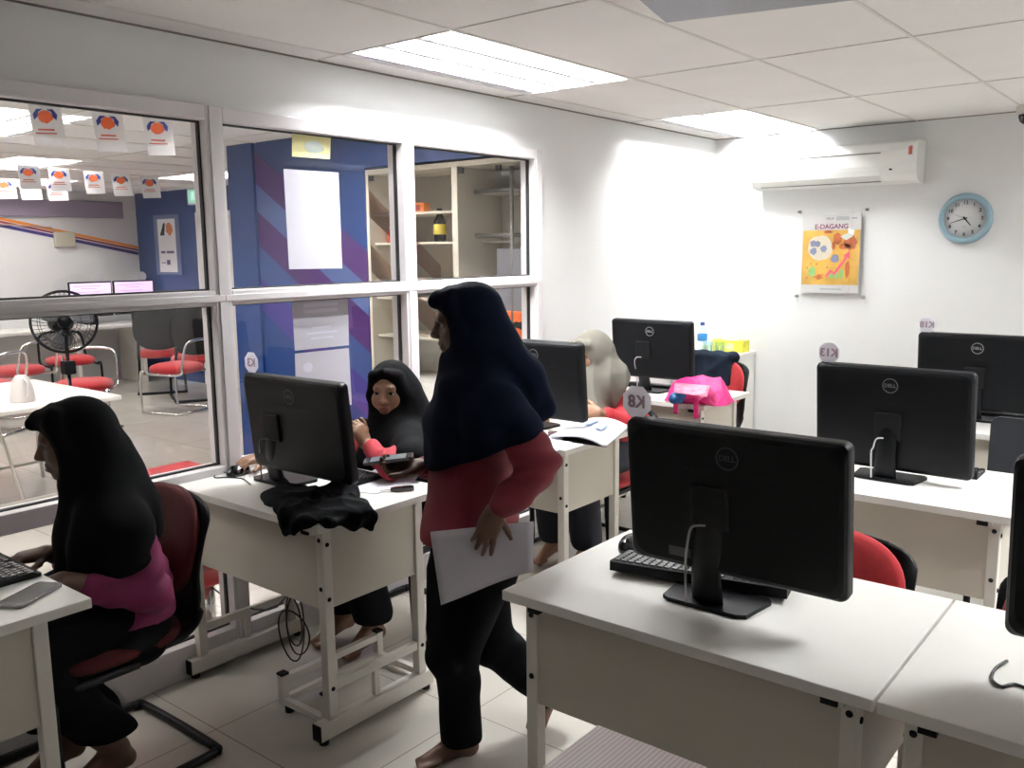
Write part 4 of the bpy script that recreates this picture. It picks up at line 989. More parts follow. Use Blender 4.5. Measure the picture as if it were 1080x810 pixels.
# white folding tables and the jug
def ftable(label, x0, x1, y0, y1, z):
    t = thing('folding_table', label, 'table', ((x0+x1)/2, (y0+y1)/2, 0), 0, 'white tables of the next room'); a, b_ = (x1-x0)/2, (y1-y0)/2
    MB().box(-a, a, -b_, b_, z-0.03, z, 0.008).build('tabletop', m_desk, t)
    for s in (-1, 1):
        q = MB()
        q.tube([(s*(a-0.12), -b_+0.08, z-0.04), (s*(a-0.12), -b_+0.05, 0.012), ], 0.014, 8); q.tube([(s*(a-0.12), b_-0.08, z-0.04), (s*(a-0.12), b_-0.05, 0.012)], 0.014, 8)
        q.tube([(s*(a-0.12), -b_+0.055, 0.13), (s*(a-0.12), b_-0.055, 0.13)], 0.011, 8); q.tube([(s*(a-0.12), 0, 0.13), (s*(a-0.45), 0, z-0.04)], 0.010, 8)
        q.build('leg_frame', m_steel, t)
    return t
ftable('white table behind the glass with a pale jug on it', -6.55, -5.32, 1.55, 2.72, 0.70)
t = thing('jug', 'pale tapered jug on the white table behind the glass', 'jug', (-5.58, 2.24, 0.7005))
MB().lathe([(0, 0), (0.068, 0), (0.070, 0.01), (0.062, 0.08), (0.045, 0.135), (0.034, 0.150), (0.030, 0.158), (0, 0.160)], 26).build('body', mat('jug_plastic', (0.62, 0.58, 0.56), 0.4), t)
q = MB(); q.tube([(0.04, 0, 0.14), (0.085, 0, 0.12), (0.085, 0, 0.05), (0.062, 0, 0.035)], 0.007, 8, smooth=5); q.build('handle', mat('jug_plastic', (0.62, 0.58, 0.56), 0.4), t)

def vchair(label, x, y, rz, back=False, chrome=True, dark=False):
    """visitor chair with a fat red seat and a tube hoop"""
    t = thing('visitor_chair', label, 'chair', (x, y, 0), rz, 'chairs of the next room')
    mf_ = m_chrome if chrome else m_black
    pad(Matrix.Translation((0, 0, 0.445)), 0.48, 0.46, 0.10, 2.8).build('seat', m_red, t)
    q = MB()
    for s in (-1, 1): q.tube([(s*0.23, -0.20, 0.41), (s*0.245, -0.24, 0.39), (s*0.25, -0.24, 0.04), (s*0.25, -0.20, 0.014), (s*0.25, 0.22, 0.014)], 0.0125, 8, smooth=4)
    q.tube([(-0.25, 0.22, 0.014), (0.25, 0.22, 0.014)], 0.0125, 8)
    q.tube([(-0.235, -0.20, 0.40), (-0.235, 0.22, 0.40), (-0.235, 0.27, 0.50), (-0.215, 0.31, 0.68), (-0.12, 0.32, 0.73), (0.12, 0.32, 0.73), (0.215, 0.31, 0.68), (0.235, 0.27, 0.50), (0.235, 0.22, 0.40), (0.235, -0.20, 0.40)], 0.0125, 8, smooth=4)
    q.build('frame', mf_, t)
    if back: pad(Matrix.Translation((0, 0.315, 0.70)) @ Matrix.Rotation(PI/2-0.15, 4, 'X'), 0.43, 0.30, 0.05, 2.5).build('backrest', m_blackm if dark else m_red, t)
    return t
vchair('red seated chrome chair right of the fan pole', -7.75, 3.62, 0.9); vchair('red seated chrome chair at the left edge beyond the glass', -9.30, 3.70, -1.2)
vchair('red seated chair with black legs behind the fan', -9.72, 4.42, 1.4, chrome=False, ); vchair('red seated chair at the far left behind the jug', -8.45, 3.05, -1.0)
def bchair(label, x, y, rz):
    t = thing('office_chair', label, 'chair', (x, y, 0), rz, 'black chairs of the next room')
    pad(Matrix.Translation((0, 0, 0.45)), 0.5, 0.48, 0.09, 2.8).build('seat', m_red, t)
    pad(Matrix.Translation((0, 0.25, 0.76)) @ Matrix.Rotation(PI/2-0.12, 4, 'X'), 0.54, 0.52, 0.05, 2.6).build('backrest', m_blackm, t)
    q = MB()
    for s in (-1, 1): q.tube([(s*0.22, 0.26, 0.60), (s*0.23, 0.20, 0.40), (s*0.24, -0.22, 0.39), (s*0.25, -0.24, 0.05), (s*0.25, -0.20, 0.016), (s*0.25, 0.26, 0.016)], 0.015, 8, smooth=4)
    q.tube([(-0.25, 0.26, 0.016), (0.25, 0.26, 0.016)], 0.015, 8); q.build('frame', m_black, t)
    return t
bchair('big black backed chair in the next room below the lit screens', -9.52, 5.36, -2.1); bchair('black backed chair with a red rim beside the door frame in the next room', -8.70, 5.30, -2.0)
t = vchair('chair with a bright chrome cantilever frame in the middle of the next room floor', -8.15, 4.75, -1.25)
bchair('black backed chair seen in the gap left of the blue wall', -7.3, 5.45, -2.2)

t = thing('long_desk', 'white desk with two lit screens against the striped wall of the next room', 'desk', (-10.62, 4.9, 0))
MB().box(-0.36, 0.32, -1.4, 1.05, 0.70, 0.735, 0.005).build('worktop', m_desk, t)
for yy in (-1.3, -0.1, 0.70): MB().box(-0.30, 0.26, yy, yy+0.05, 0, 0.70, 0.004).build('leg_panel', m_steel, t)
m_lit = emis('lilac_screen', (0.78, 0.50, 0.85), 0.9)
for k, (y, lab) in enumerate(((5.14, 'left one of two lilac lit screens in the next room'), (5.68, 'right one of two lilac lit screens in the next room'))):
    t = thing('desktop_computer', lab, 'computer', (-10.62, y, 0.735), -0.15, 'lit computers of the next room')
    MB().box(-0.03, 0.015, -0.245, 0.245, 0.10, 0.515, 0.01).build('casing', m_black, t)
    s = MB().box(0.0152, 0.018, -0.23, 0.23, 0.15, 0.498).build('screen', m_lit, t)
    q = MB()
    for zz, w in ((0.46, 0.2), (0.43, 0.12), (0.39, 0.17), (0.36, 0.09)): q.box(0.018, 0.0185, -w, w*0.6, zz, zz+0.006)
    q.build('screen_content', mat('screen_print', (0.35, 0.2, 0.4), 0.5), s)
    MB().box(-0.04, 0.02, -0.04, 0.04, 0.0, 0.12, 0.006).build('stand', m_black, t)
    g = thing('number_tag', 'round white card above the %s lilac screen in the next room' % ('left', 'right')[k], 'tag', (-10.62, y+0.12, 0.735+0.5155), 0, 'number cards on the computers')
    MB().prism(circ(0.06, 12, 0, 0.045), 0.002, Matrix(((0, 0, 1, 0), (1, 0, 0, 0), (0, 1, 0, 0), (0, 0, 0, 1)))).build('card', m_tag, g)

# exit sign, banner, door
t = thing('exit_sign', 'green lit exit sign reading KELUAR on the blue wall', 'exit sign', (-9.38, YB-0.03, 2.235))
MB().box(-0.33, 0.33, -0.02, 0.03, -0.095, 0.09, 0.006).build('housing', m_paper, t)
MB().box(-0.30, 0.30, -0.0235, -0.0195, -0.07, 0.07).build('face', emis('exit_green', (0.03, 0.50, 0.32), 0.9), t)
text_obj('sign_text', 'KELUAR', 0.135, emis('exit_text', (0.6, 1.0, 0.8), 0.8), RC @ Matrix.Translation((0, 0, 0.024)), t, bold=0.004)
RCf = RC
t = thing('banner', 'narrow white poster with black and orange emblem on the blue wall of the next room', 'poster', (-10.28, YB, 1.675))
MB().prism(rect(-0.29, 0.29, -0.36, 0.37), 0.012, RC @ Matrix.Translation((0, 0, 0.001))).build('holder', mat('clear_holder_blue', (0.12, 0.16, 0.30), 0.3), t)
MB().prism(rect(-0.20, 0.20, -0.33, 0.32), 0.002, RC @ Matrix.Translation((0, 0, 0.0135))).build('sheet', m_paper, t)
q = MB(); q.prism([(-0.15, 0.12), (-0.06, 0.27), (-0.02, 0.27), (-0.05, 0.12)], 0.001, RC @ Matrix.Translation((0, 0, 0.016))); q.build('emblem', m_blackm, t)
MB().prism(blob(0.07, 0.20, 0.075, 0.075, j=0.15), 0.001, RC @ Matrix.Translation((0, 0, 0.016))).build('emblem', mat('emblem_orange', (0.55, 0.18, 0.06), 0.6), t)
q = MB()
for a, b_, c_, d_ in ((-0.15, -0.05, -0.10, -0.07), (-0.02, 0.15, -0.10, -0.07), (-0.03, 0.05, -0.24, -0.18), (-0.15, -0.05, -0.22, -0.21)): q.prism(rect(a, b_, c_, d_), 0.001, RC @ Matrix.Translation((0, 0, 0.016)))
q.build('text_lines', mat('banner_ink', (0.10, 0.11, 0.20), 0.7), t)
d = MB(); d.box(-9.62, -9.57, YB-0.02, YB+0.06, 0, 2.05); d.box(-8.87, -8.82, YB-0.02, YB+0.06, 0, 2.05); d.box(-9.57, -8.87, YB-0.02, YB+0.06, 2.0, 2.05)
d = struct(d.build('door_1', m_desk))
MB().box(-9.565, -8.875, YB+0.01, YB+0.05, 0.005, 1.998, 0.003).build('door_leaf', mat('door_cream', (0.66, 0.63, 0.58), 0.45), d)
MB().box(-9.52, -9.50, YB-0.03, YB+0.012, 0.95, 1.08, 0.003).build('door_handle', m_chrome, d)
MB().box(-9.30, -9.10, YB+0.005, YB+0.012, 1.2, 1.75).build('door_window', mat('door_pane', (0.45, 0.44, 0.42), 0.2), d)
t = thing('thermostat', 'small beige control box on the striped white wall of the next room', 'control box', (XO, 5.05, 1.755))
MB().box(0.0, 0.05, -0.12, 0.12, -0.09, 0.09, 0.008).build('body', mat('beige_box', (0.48, 0.45, 0.36), 0.5), t)
MB().tube([(0.01, -0.10, 0.09), (0.01, -0.14, 0.14), (0.01, -0.90, 0.18)], 0.01, 6).build('cable', mat('pinkish_cable', (0.5, 0.35, 0.30), 0.6), t)
t = thing('pelmet_board', 'long purple grey band high on the white wall of the next room', 'board', (XO+0.0005, 3.9, 2.12))
MB().box(0.0, 0.04, -1.6, 1.9, -0.10, 0.10, 0.004).build('board', mat('mauve_board', (0.28, 0.22, 0.30), 0.6), t)

# paper flags on strings
m_fo, m_fb, m_fr = mat('flag_orange', (0.75, 0.13, 0.03), 0.6), mat('flag_blue', (0.02, 0.05, 0.30), 0.6), mat('flag_red_text', (0.55, 0.12, 0.08), 0.6)
def flag(label, p, w, h, gr, tilt=0.0):
    t = thing('paper_flag', label, 'flag', p, math.atan2(p[1], p[0])-PI/2+PI+tilt, gr)
    # local x right, -y toward the room
    FB = RC
    MB().prism([(-w/2, 0), (-w/2+0.01, -h*0.6), (-w/2+0.02, -h), (w/2+0.012, -h*0.97), (w/2, 0)], 0.0012, FB).build('sheet', m_paper, t)
    Z = FB @ Matrix.Translation((0, 0, 0.0016))
    MB().prism(blob(0, -h*0.30, w*0.23, h*0.15, j=0.12), 0.0008, Z @ Matrix.Translation((0, 0, 0.0006))).build('emblem_orange', m_fo, t)
    q = MB()
    for s in (-1, 1): q.prism([(s*w*0.05, -h*0.13), (s*w*0.25, -h*0.13), (s*w*0.37, -h*0.25), (s*w*0.34, -h*0.38), (s*w*0.22, -h*0.30), (s*w*0.2, -h*0.2)], 0.0006, Z)
    q.build('emblem_blue', m_fb, t)
    q = MB(); q.prism(rect(-w*0.25, w*0.25, -h*0.62, -h*0.58), 0.0006, Z); q.prism(rect(-w*0.32, w*0.32, -h*0.70, -h*0.67), 0.0006, Z); q.build('text_line', m_fr, t)
    return t
rows = [(-4.75, [(50, 'leftmost flag of the row nearest the glass, high in the left pane'), (115, 'middle flag of the row nearest the glass'), (167, 'rightmost flag of the row nearest the glass, brightest white')], lambda y: 2.325, 0.15, 0.215, 'flags on the nearest string'),
        (-7.5, [(30, 'white flag at the left end of the second string'), (62, 'white flag second from the left on the second string'), (98, 'greyish flag in the middle of the second string'), (127, 'greyish flag fourth along the second string'), (157, 'flag at the right end of the second string above the blue wall')], lambda y: 2.275-0.01*(y-3.2)*3, 0.155, 0.19, 'flags on the second string'),
        (-8.3, [(3, 'small flag cut by the left edge on the farthest string'), (30, 'small flag in the middle of the farthest string'), (58, 'small flag at the right of the farthest string')], lambda y: 2.22, 0.17, 0.17, 'flags on the farthest string')]
for xr, fl_, zf, w, h, gr in rows:
    ps = []
    for px, lab in fl_:
        p = A(px, 150 if xr > -5 else 185, 'x', xr); z = zf(p.y); ps.append(Vector((xr, p.y, z+0.001)))
        o = flag(lab, (xr, p.y, z), w, h, gr, random.uniform(-0.15, 0.15)); o.rotation_euler = (0, 0, math.radians(60)+random.uniform(-0.1, 0.1)); 
    e0 = Vector((xr, ps[0].y-1.0, ZC-0.001)); e1 = Vector((xr, min(YB-0.05, ps[-1].y+0.8), ZC-0.001))
    tag(MB().tube([e0]+ps+[e1], 0.002, 5).build('flag_string', m_steel), 'string holding the %s' % gr, 'string')

# glass fronted display cabinet let into the blue partition
m_cream = mat('cream_cabinet', (0.66, 0.62, 0.52), 0.45); m_cab = mat('cabinet_back', (0.52, 0.49, 0.43), 0.5)
cx0, cx1 = -4.275, -3.012
t = thing('display_cabinet', 'cream display cabinet with glass doors in the blue wall behind the glass', 'cabinet', ((cx0+cx1)/2, 3.865, 0)); hw = (cx1-cx0)/2
MB().box(-hw, hw, 0.39, 0.405, 0.0, 2.07).build('back_panel', m_cab, t)
q = MB(); q.box(-hw, -hw+0.025, -0.012, 0.39, 0.0, 2.07, 0.003); q.box(hw-0.025, hw, -0.012, 0.39, 0, 2.07, 0.003); q.box(-hw+0.025, hw-0.025, -0.012, 0.39, 2.04, 2.07, 0.003); q.build('carcass', m_cream, t)
MB().box(-hw+0.025, hw-0.025, -0.010, 0.39, 0.0, 0.765, 0.003).build('base_cupboard', m_desk, t)
MB().box(0.10, 0.145, -0.014, 0.389, 0.766, 2.039, 0.003).build('divider', m_cream, t)
for zz in (1.04, 1.28, 1.395, 1.62, 1.80): MB().box(-hw+0.0255, 0.0995, 0.03, 0.389, zz-0.014, zz, 0.002).build('shelf', m_cream, t)
for zz in (1.62, 1.90): MB().box(0.1455, hw-0.0255, 0.20, 0.389, zz-0.012, zz, 0.002).build('shelf', m_cab, t)
for xa, xb in ((-hw+0.027, 0.098), (0.147, 0.42), (0.424, hw-0.027)):
    d = MB().box(xa, xb, -0.010, -0.005, 0.77, 2.036).build('glass_door', m_glass, t)
    q = MB(); q.box(xa+0.01, xa+0.05, -0.018, -0.0102, 2.0, 2.03); q.box(xa+0.01, xa+0.05, -0.018, -0.0102, 0.772, 0.80); q.build('door_clip', m_black, d)
fm = glass_mat('stripe_reflection', (0.93, 0.80, 0.74), 0.6)  # wall stripes mirrored in the cabinet glass, put in as tinted strips
for za in (1.72, 1.38): MB().prism([(-hw+0.03, za), (0.0, za-0.42), (0.0, za-0.30 if za > 1.5 else za-0.28), (-hw+0.03, za+0.17)], 0.001, Matrix(((1, 0, 0, 0), (0, 0, -1, -0.0112), (0, 1, 0, 0.06), (0, 0, 0, 1)))).build('reflected_band', fm, t)
MB().tube([(0.455, 0.10, 0.80), (0.455, 0.10, 2.03)], 0.011, 8).build('upright_pole', mat('dull_steel', (0.20, 0.19, 0.18), 0.4, metal=0.5), t)
for zz in (1.63, 1.885): MB().tube([(0.15, 0.14, zz+0.02), (hw-0.03, 0.14, zz+0.02)], 0.012, 8).build('cross_pole', mat('dull_steel', (0.20, 0.19, 0.18), 0.4, metal=0.5), t)
CXc, CYc = (cx0+cx1)/2, 3.865
def cwpos(px, py): return A(px, py, 'y', 4.0)
def bottle(label, px, z, h, m, r=0.028, capm=None):
    p = cwpos(px, 200); t = thing('drink_bottle', label, 'bottle', (p.x, 4.0, z+0.0005), 0, 'items in the display cabinet')
    MB().lathe([(0, 0), (r*0.95, 0), (r, 0.01), (r, h*0.62), (r*0.55, h*0.80), (r*0.4, h*0.86), (r*0.4, h*0.90), (0, h*0.90)], 20).build('body', m, t)
    MB().lathe([(0, h*0.9), (r*0.45, h*0.9), (r*0.45, h), (0, h)], 16).build('cap', capm or m_blackm, t)
    MB().lathe([(r*1.005, h*0.22), (r*1.03, h*0.225), (r*1.03, h*0.52), (r*1.005, h*0.525)], 20).build('label', mat('bottle_label', (0.60, 0.48, 0.05), 0.6) if h > 0.18 else mat('bottle_label_red', (0.55, 0.12, 0.08), 0.6), t)
m_rb = mat('red_bottle', (0.52, 0.09, 0.05), 0.3)
bottle('left red bottle on the middle cabinet shelf', 402, 1.62, 0.10, m_rb, 0.022, m_paper); bottle('right red bottle on the middle cabinet shelf', 410, 1.62, 0.10, m_rb, 0.022, m_paper)
bottle('tall dark bottle with a yellow label in the display cabinet', 463, 1.62, 0.20, m_screen, 0.038)
p = cwpos(443, 217); t = thing('orange_box', 'small orange and red packet on the upper cabinet shelf', 'packet', (p.x-0.02, 4.02, 1.8005), 0, 'items in the display cabinet')
MB().box(-0.06, 0.06, -0.03, 0.03, 0, 0.062, 0.008).build('box', mat('orange_packet', (0.70, 0.20, 0.03), 0.5), t)
MB().box(-0.025, 0.03, -0.031, -0.0302, 0.012, 0.05).build('label', mat('packet_maroon', (0.30, 0.04, 0.03), 0.5), t)
t = thing('grey_carton', 'dark grey carton at the right end inside the display cabinet', 'box', (-3.175, 4.02, 1.12))
MB().box(-0.125, 0.125, -0.06, 0.06, 0.10, 0.455, 0.004).build('box', mat('carton_grey', (0.16, 0.16, 0.18), 0.6), t)
MB().box(-0.125, 0.125, -0.062, 0.06, -0.06, 0.0995, 0.004).build('orange_base', mat('carton_orange', (0.72, 0.13, 0.02), 0.5), t)
MB().prism(blob(0.02, 0.0, 0.07, 0.022, j=0.3), 0.001, RC @ Matrix.Translation((0.03, 0.02, 0.063))).build('dark_print', m_blackm, t)
MB().box(-0.125, 0.125, -0.06, 0.08, -0.354, -0.061, 0.004).build('stand', m_cab, t)
# ------------------------------------------------------------------ people
m_skin_d = mat('skin_deep', (0.10, 0.048, 0.030), 0.55, var=0.08, vscale=30)
m_skin_m = mat('skin_tan', (0.22, 0.115, 0.065), 0.5, var=0.08, vscale=30)
m_skin_l = mat('skin_light_tan', (0.32, 0.165, 0.10), 0.5, var=0.08, vscale=30)
m_lipd, m_lipm = mat('lips_deep', (0.07, 0.025, 0.02), 0.45), mat('lips_rose', (0.15, 0.05, 0.04), 0.45)
m_eyew, m_iris, m_brow = mat('eye_white', (0.34, 0.32, 0.30), 0.25), mat('iris_dark', (0.012, 0.008, 0.006), 0.15), mat('brow_dark', (0.012, 0.009, 0.008), 0.8)
m_nail = mat('nail', (0.48, 0.27, 0.22), 0.35)
def nrm(v): v = np.array(v, float); return v/np.linalg.norm(v)
class Head:
    def __init__(s, c, f, up=(0, 0, 1), sc=0.9):
        s.c = np.array(c, float); s.f = nrm(f); r = nrm(np.cross(s.f, up)); s.r = r; s.u = np.cross(r, s.f); s.s = sc
        s.R = np.array([s.r, s.f, s.u])
    def p(s, a, b, c): return s.c+(s.r*a+s.f*b+s.u*c)*s.s
    def shape(s, F_):
        p, k, R = s.p, s.s, s.R
        E = lambda c, r, kk=0.02, sub=False: F_.ell(p(*c), np.array(r)*k, R, kk*k, sub)
        E((0, -0.012, 0.035), (0.074, 0.094, 0.082)); E((0, 0.026, -0.040), (0.058, 0.064, 0.078), 0.03)
        for sg in (-1, 1):
            E((sg*0.040, 0.052, -0.032), (0.024, 0.026, 0.026), 0.025); E((sg*0.047, 0.018, -0.075), (0.016, 0.03, 0.022), 0.03)
            E((sg*0.076, -0.005, -0.012), (0.010, 0.020, 0.032), 0.008)
        F_.cap(p(-0.036, 0.076, 0.022), p(0.036, 0.076, 0.022), 0.013*k, k=0.02*k)
        E((0, 0.062, -0.100), (0.022, 0.020, 0.018), 0.025)
        for sg in (-1, 1): E((sg*0.032, 0.098, 0.001), (0.019, 0.018, 0.011), 0.012, True)
        F_.cap(p(0, 0.086, 0.008), p(0, 0.106, -0.030), 0.0075*k, 0.0115*k, 0.014*k)
        for sg in (-1, 1): E((sg*0.0125, 0.095, -0.036), (0.009, 0.011, 0.008), 0.008)
        F_.cap(p(-0.016, 0.083, -0.0635), p(0.016, 0.083, -0.0635), 0.0075*k, k=0.008*k); F_.cap(p(0, 0.089, -0.0625), p(0, 0.0885, -0.0630), 0.0065*k, k=0.01*k)
        F_.cap(p(-0.013, 0.083, -0.0765), p(0.013, 0.083, -0.0765), 0.0085*k, k=0.008*k)
        F_.cap(p(-0.022, 0.094, -0.0700), p(0.022, 0.094, -0.0700), 0.0028*k, k=0.004*k, sub=True)
    def paint(s, k=1): return [(s.p(0, 0.090, -0.0700), np.array((0.024, 0.016, 0.0135))*s.s, s.R, k)]
    def parts(s, parent):
        for sg in (-1, 1):
            c = Vector(s.p(sg*0.032, 0.0725, 0.001)); r = 0.0122*s.s
            M = Matrix(((s.r[0], s.u[0], s.f[0], c.x), (s.r[1], s.u[1], s.f[1], c.y), (s.r[2], s.u[2], s.f[2], c.z), (0, 0, 0, 1)))
            q = MB(); prof = [(r*math.sin(a), r*math.cos(a)) for a in [PI*k/14 for k in range(15)]]
            prof[0] = (0, r); prof[-1] = (0, -r)
            q.mi = 0; q.lathe(prof[3:], 20, M); q.mi = 1; q.lathe([(0, r*1.01)]+[(x*1.01, z*1.01) for x, z in prof[1:4]], 20, M)
            o = q.build('eye', [m_eyew, m_iris]); o.parent = parent; o.matrix_parent_inverse = parent.matrix_basis.inverted()
            q = MB(); q.tube([s.p(sg*0.014, 0.0885, 0.021), s.p(sg*0.030, 0.0885, 0.0265), s.p(sg*0.047, 0.077, 0.021)], [0.0022*s.s, 0.0026*s.s, 0.0012*s.s], 6)
            o = q.build('eyebrow', m_brow); o.parent = parent; o.matrix_parent_inverse = parent.matrix_basis.inverted()
            q = MB(); q.tube([s.p(sg*0.018, 0.0855, 0.003), s.p(sg*0.032, 0.0890, 0.0095), s.p(sg*0.047, 0.080, 0.003)], 0.0015*s.s, 6, smooth=3)
            o = q.build('eyelash_line', m_brow); o.parent = parent; o.matrix_parent_inverse = parent.matrix_basis.inverted()
    def hood(s, F_, peak=0.0, puff=1.0):
        p, k, R = s.p, s.s, s.R
        F_.ell(p(0, -0.030, 0.036), np.array((0.096, 0.110, 0.098))*k*puff, R, 0.02)
        F_.ell(p(0, -0.030, -0.05), np.array((0.094, 0.095, 0.11))*k*puff, R, 0.04)
        F_.cap(p(-0.03, 0.01, -0.125), p(0.03, 0.01, -0.125), 0.052*k, k=0.03)
        for sg in (-1, 1):
            F_.cap(p(sg*0.058, 0.046, 0.072), p(sg*0.076, 0.026, -0.02), 0.020*k, k=0.02); F_.cap(p(sg*0.076, 0.026, -0.02), p(sg*0.050, 0.040, -0.110), 0.021*k, k=0.02)
            F_.cap(p(0, 0.074, 0.094), p(sg*0.058, 0.046, 0.072), 0.013*k, 0.017*k, k=0.02)
        F_.cap(p(-0.03, 0.052, -0.137), p(0.03, 0.052, -0.137), 0.020*k, k=0.02)
        F_.ell(p(0, 0.120, -0.030), np.array((0.058, 0.092, 0.096))*k, R, 0.010, True)
        if peak:
            t = p(0, 0.086+peak, 0.076)
            for sg in (-1, 1):
                F_.tri(t, p(sg*0.050, 0.030, 0.095), p(sg*0.066, 0.040, 0.035), 0.007, 0.02)
            F_.tri(t, p(-0.050, 0.030, 0.105), p(0.050, 0.030, 0.105), 0.009, 0.03)
def hand_shape(F_, wrist, fd, back, thumb, curl=(0.3, 0.4, 0.3), sc=0.88, spread=0.1, tcurl=0.3, lens=(0.070, 0.078, 0.072, 0.056)):
    """fd: wrist to knuckles, back: out of the back of the hand, thumb: towards the thumb side"""
    fd = nrm(fd); back = np.array(back, float); back = nrm(back-fd*(back@fd)); th = np.array(thumb, float); th = th-fd*(th@fd)-back*(th@back); th = nrm(th)
    w = np.array(wrist, float); tips = []
    for i, off in enumerate((0.028, 0.0095, -0.009, -0.027)):
        kn = w+(fd*(0.082-0.004*abs(i-1))+th*off)*sc
        F_.cap(w+th*off*0.45*sc+fd*0.01*sc, kn, 0.0165*sc, 0.0115*sc, 0.014*sc)
        d = nrm(fd+th*spread*(1.2-i*0.8)); p = kn; a = 0; L = lens[i]*sc; r = (0.0098, 0.0098, 0.0094, 0.0084)[i]*sc
        c_ = curl if not isinstance(curl[0], (tuple, list)) else curl[i]
        for j, fr in enumerate((0.45, 0.31, 0.24)):
            a += c_[j]; dd = d*math.cos(a)-back*math.sin(a); q = p+dd*L*fr
            F_.cap(p, q, r*(1-0.08*j), r*(1-0.08*(j+1)), 0.003*sc); p = q
        tips.append(p)
    F_.ell(w+(fd*0.045)*sc, np.array((0.040, 0.052, 0.0155))*sc, np.array([th, fd, back]), 0.012*sc)
    b = w+(fd*0.022+th*0.024-back*0.006)*sc; d = nrm(fd*0.62+th*0.75-back*0.25)
    F_.cap(w+fd*0.008*sc, b, 0.016*sc, 0.0155*sc, 0.012*sc)
    p = b; a = 0; d2 = nrm(fd*0.95-back*0.15)
    for j, (L, r) in enumerate(((0.038, 0.0125), (0.030, 0.0108), (0.024, 0.0095))):
        t = min(1, tcurl*j); dd = nrm(d*(1-t)+d2*t); q = p+dd*L*sc; F_.cap(p, q, r*sc, r*0.9*sc, 0.005*sc); p = q
    tips.append(p)
    return tips
def foot_shape(F_, ankle, toe, sc=0.9):
    a, t = np.array(ankle, float), np.array(toe, float); d = t-a; d[2] = 0; d = nrm(d); sd = np.cross(d, (0, 0, 1))
    F_.cap(a, a-d*0.03*sc+(0, 0, -0.045*sc), 0.034*sc, 0.028*sc, 0.02); F_.cap(a, t, 0.034*sc, 0.020*sc, 0.02)
    F_.cap(a-d*0.03*sc+(0, 0, -0.045*sc), t+(0, 0, -0.002), 0.026*sc, 0.018*sc, 0.02)
    for i, o in enumerate((-0.032, -0.016, 0.0, 0.015, 0.029)):
        L = (0.045, 0.042, 0.038, 0.033, 0.028)[i]; F_.cap(t-d*0.03*sc+sd*o*0.8*sc, t+d*L*sc*0.7+sd*o*sc+(0, 0, -0.004), 0.014*sc, (0.0115, 0.009, 0.0085, 0.008, 0.0075)[i]*sc, 0.008)
def person(label, base):
    t = thing('person', label, 'person', base); return t
def limb(F_, pts, rs, k=0.02): F_.chain([np.array(p, float) for p in pts], rs, k)

# ---- person walking with a phone and sheets of paper
V = VPlane(-1.745, 1.93)
P3 = person('walking person in a navy hijab and dark red tunic holding a phone and papers', (-1.75, 1.93, 0))
H = Head(V(489, 339), V.left*0.985+np.array((0, 0, -0.12))-V.v*0.10, sc=0.88)
hipN, hipF = V(505, 596, -0.08), V(497, 598, 0.08)
kneeN, ankN = V(478, 690, -0.05), V(487, 777, -0.02); toeN = at(449, 803, 'z', 0.018)
kneeF, ankF = V(517, 674, 0.09), V(574, 724, 0.12); toeF = V(562, 772, 0.13)
shN, shF = V(522, 428, -0.14), V(505, 428, 0.14); elN, wrN = V(570, 489, -0.20), V(522, 538, -0.235); elF, wrF = V(470, 492, 0.17), V(443, 492, 0.06)
neck = V(503, 392)
b = F((-2.30, 1.55, -0.02), (-1.25, 2.40, 1.50), 0.0045)
H.shape(b); limb(b, [H.p(0, -0.02, -0.05), neck], [0.045, 0.05]); limb(b, [neck, V(505, 440)], [0.05, 0.10], 0.05)
limb(b, [V(507, 440), V(503, 510), V(501, 580)], [0.105, 0.10, 0.115], 0.05)
for sh, el, wr in ((shN, elN, wrN), (shF, elF, wrF)): limb(b, [neck, sh, el, wr], [0.05, 0.048, 0.036, 0.024], 0.02)
for hp, kn, an in ((hipN, kneeN, ankN), (hipF, kneeF, ankF)): limb(b, [hp, kn, an], [0.075, 0.052, 0.032], 0.02)
foot_shape(b, ankN, toeN)
an = np.array(ankF); tf = np.array(toeF); b.cap(an, tf, 0.033, 0.026, 0.02); b.cap(an+(V.left*-0.03), tf+V.left*-0.01, 0.028, 0.024, 0.02)
for i in range(5): b.cap(tf+V.v*(i-2)*0.015, tf+V.v*(i-2)*0.017+V.left*0.016+np.array((0, 0, -0.028+0.003*i)), 0.0105, 0.0085, 0.006)
# near hand: pinches the paper sheets; far hand: carries the phone
tipsN = hand_shape(b, wrN, V.left*0.35+np.array((0, 0, -0.93)), -V.v, V.left*-0.9+np.array((0, 0, -0.1)), ((-0.05, 0.1, 0.05), (0.0, 0.15, 0.1), (0.05, 0.2, 0.15), (0.08, 0.25, 0.2)), 0.84, 0.14, 0.1)
fdF = nrm(V.left*0.95+np.array((0, 0, -0.10)))
tipsF = hand_shape(b, wrF, fdF, V.v*0.35+np.array((0, 0, -0.9)), V.v*-0.9, ((0.5, 0.7, 0.5),)*4, 0.92, 0.05, 0.4)
b.build('body', [m_skin_d, m_lipd], P3, H.paint()); H.parts(P3)
m_navy = mat('navy_hijab_cloth', (0.0022, 0.0042, 0.012), 0.85, bump=0.15, bscale=250, spec=0.06)
h = F((-2.25, 1.50, 0.80), (-1.25, 2.45, 1.50), 0.005)
H.hood(h, 0.001, 0.97)
h.cap(V(502, 345), V(513, 390), 0.082, 0.090, 0.03); h.cap(V(513, 388), V(512, 440), 0.10, 0.15, 0.04)
h.cap(V(516, 345, -0.0), V(548, 402, -0.02), 0.058, 0.072, 0.04); h.cap(V(548, 402, -0.02), V(566, 432, -0.06), 0.072, 0.055, 0.04)
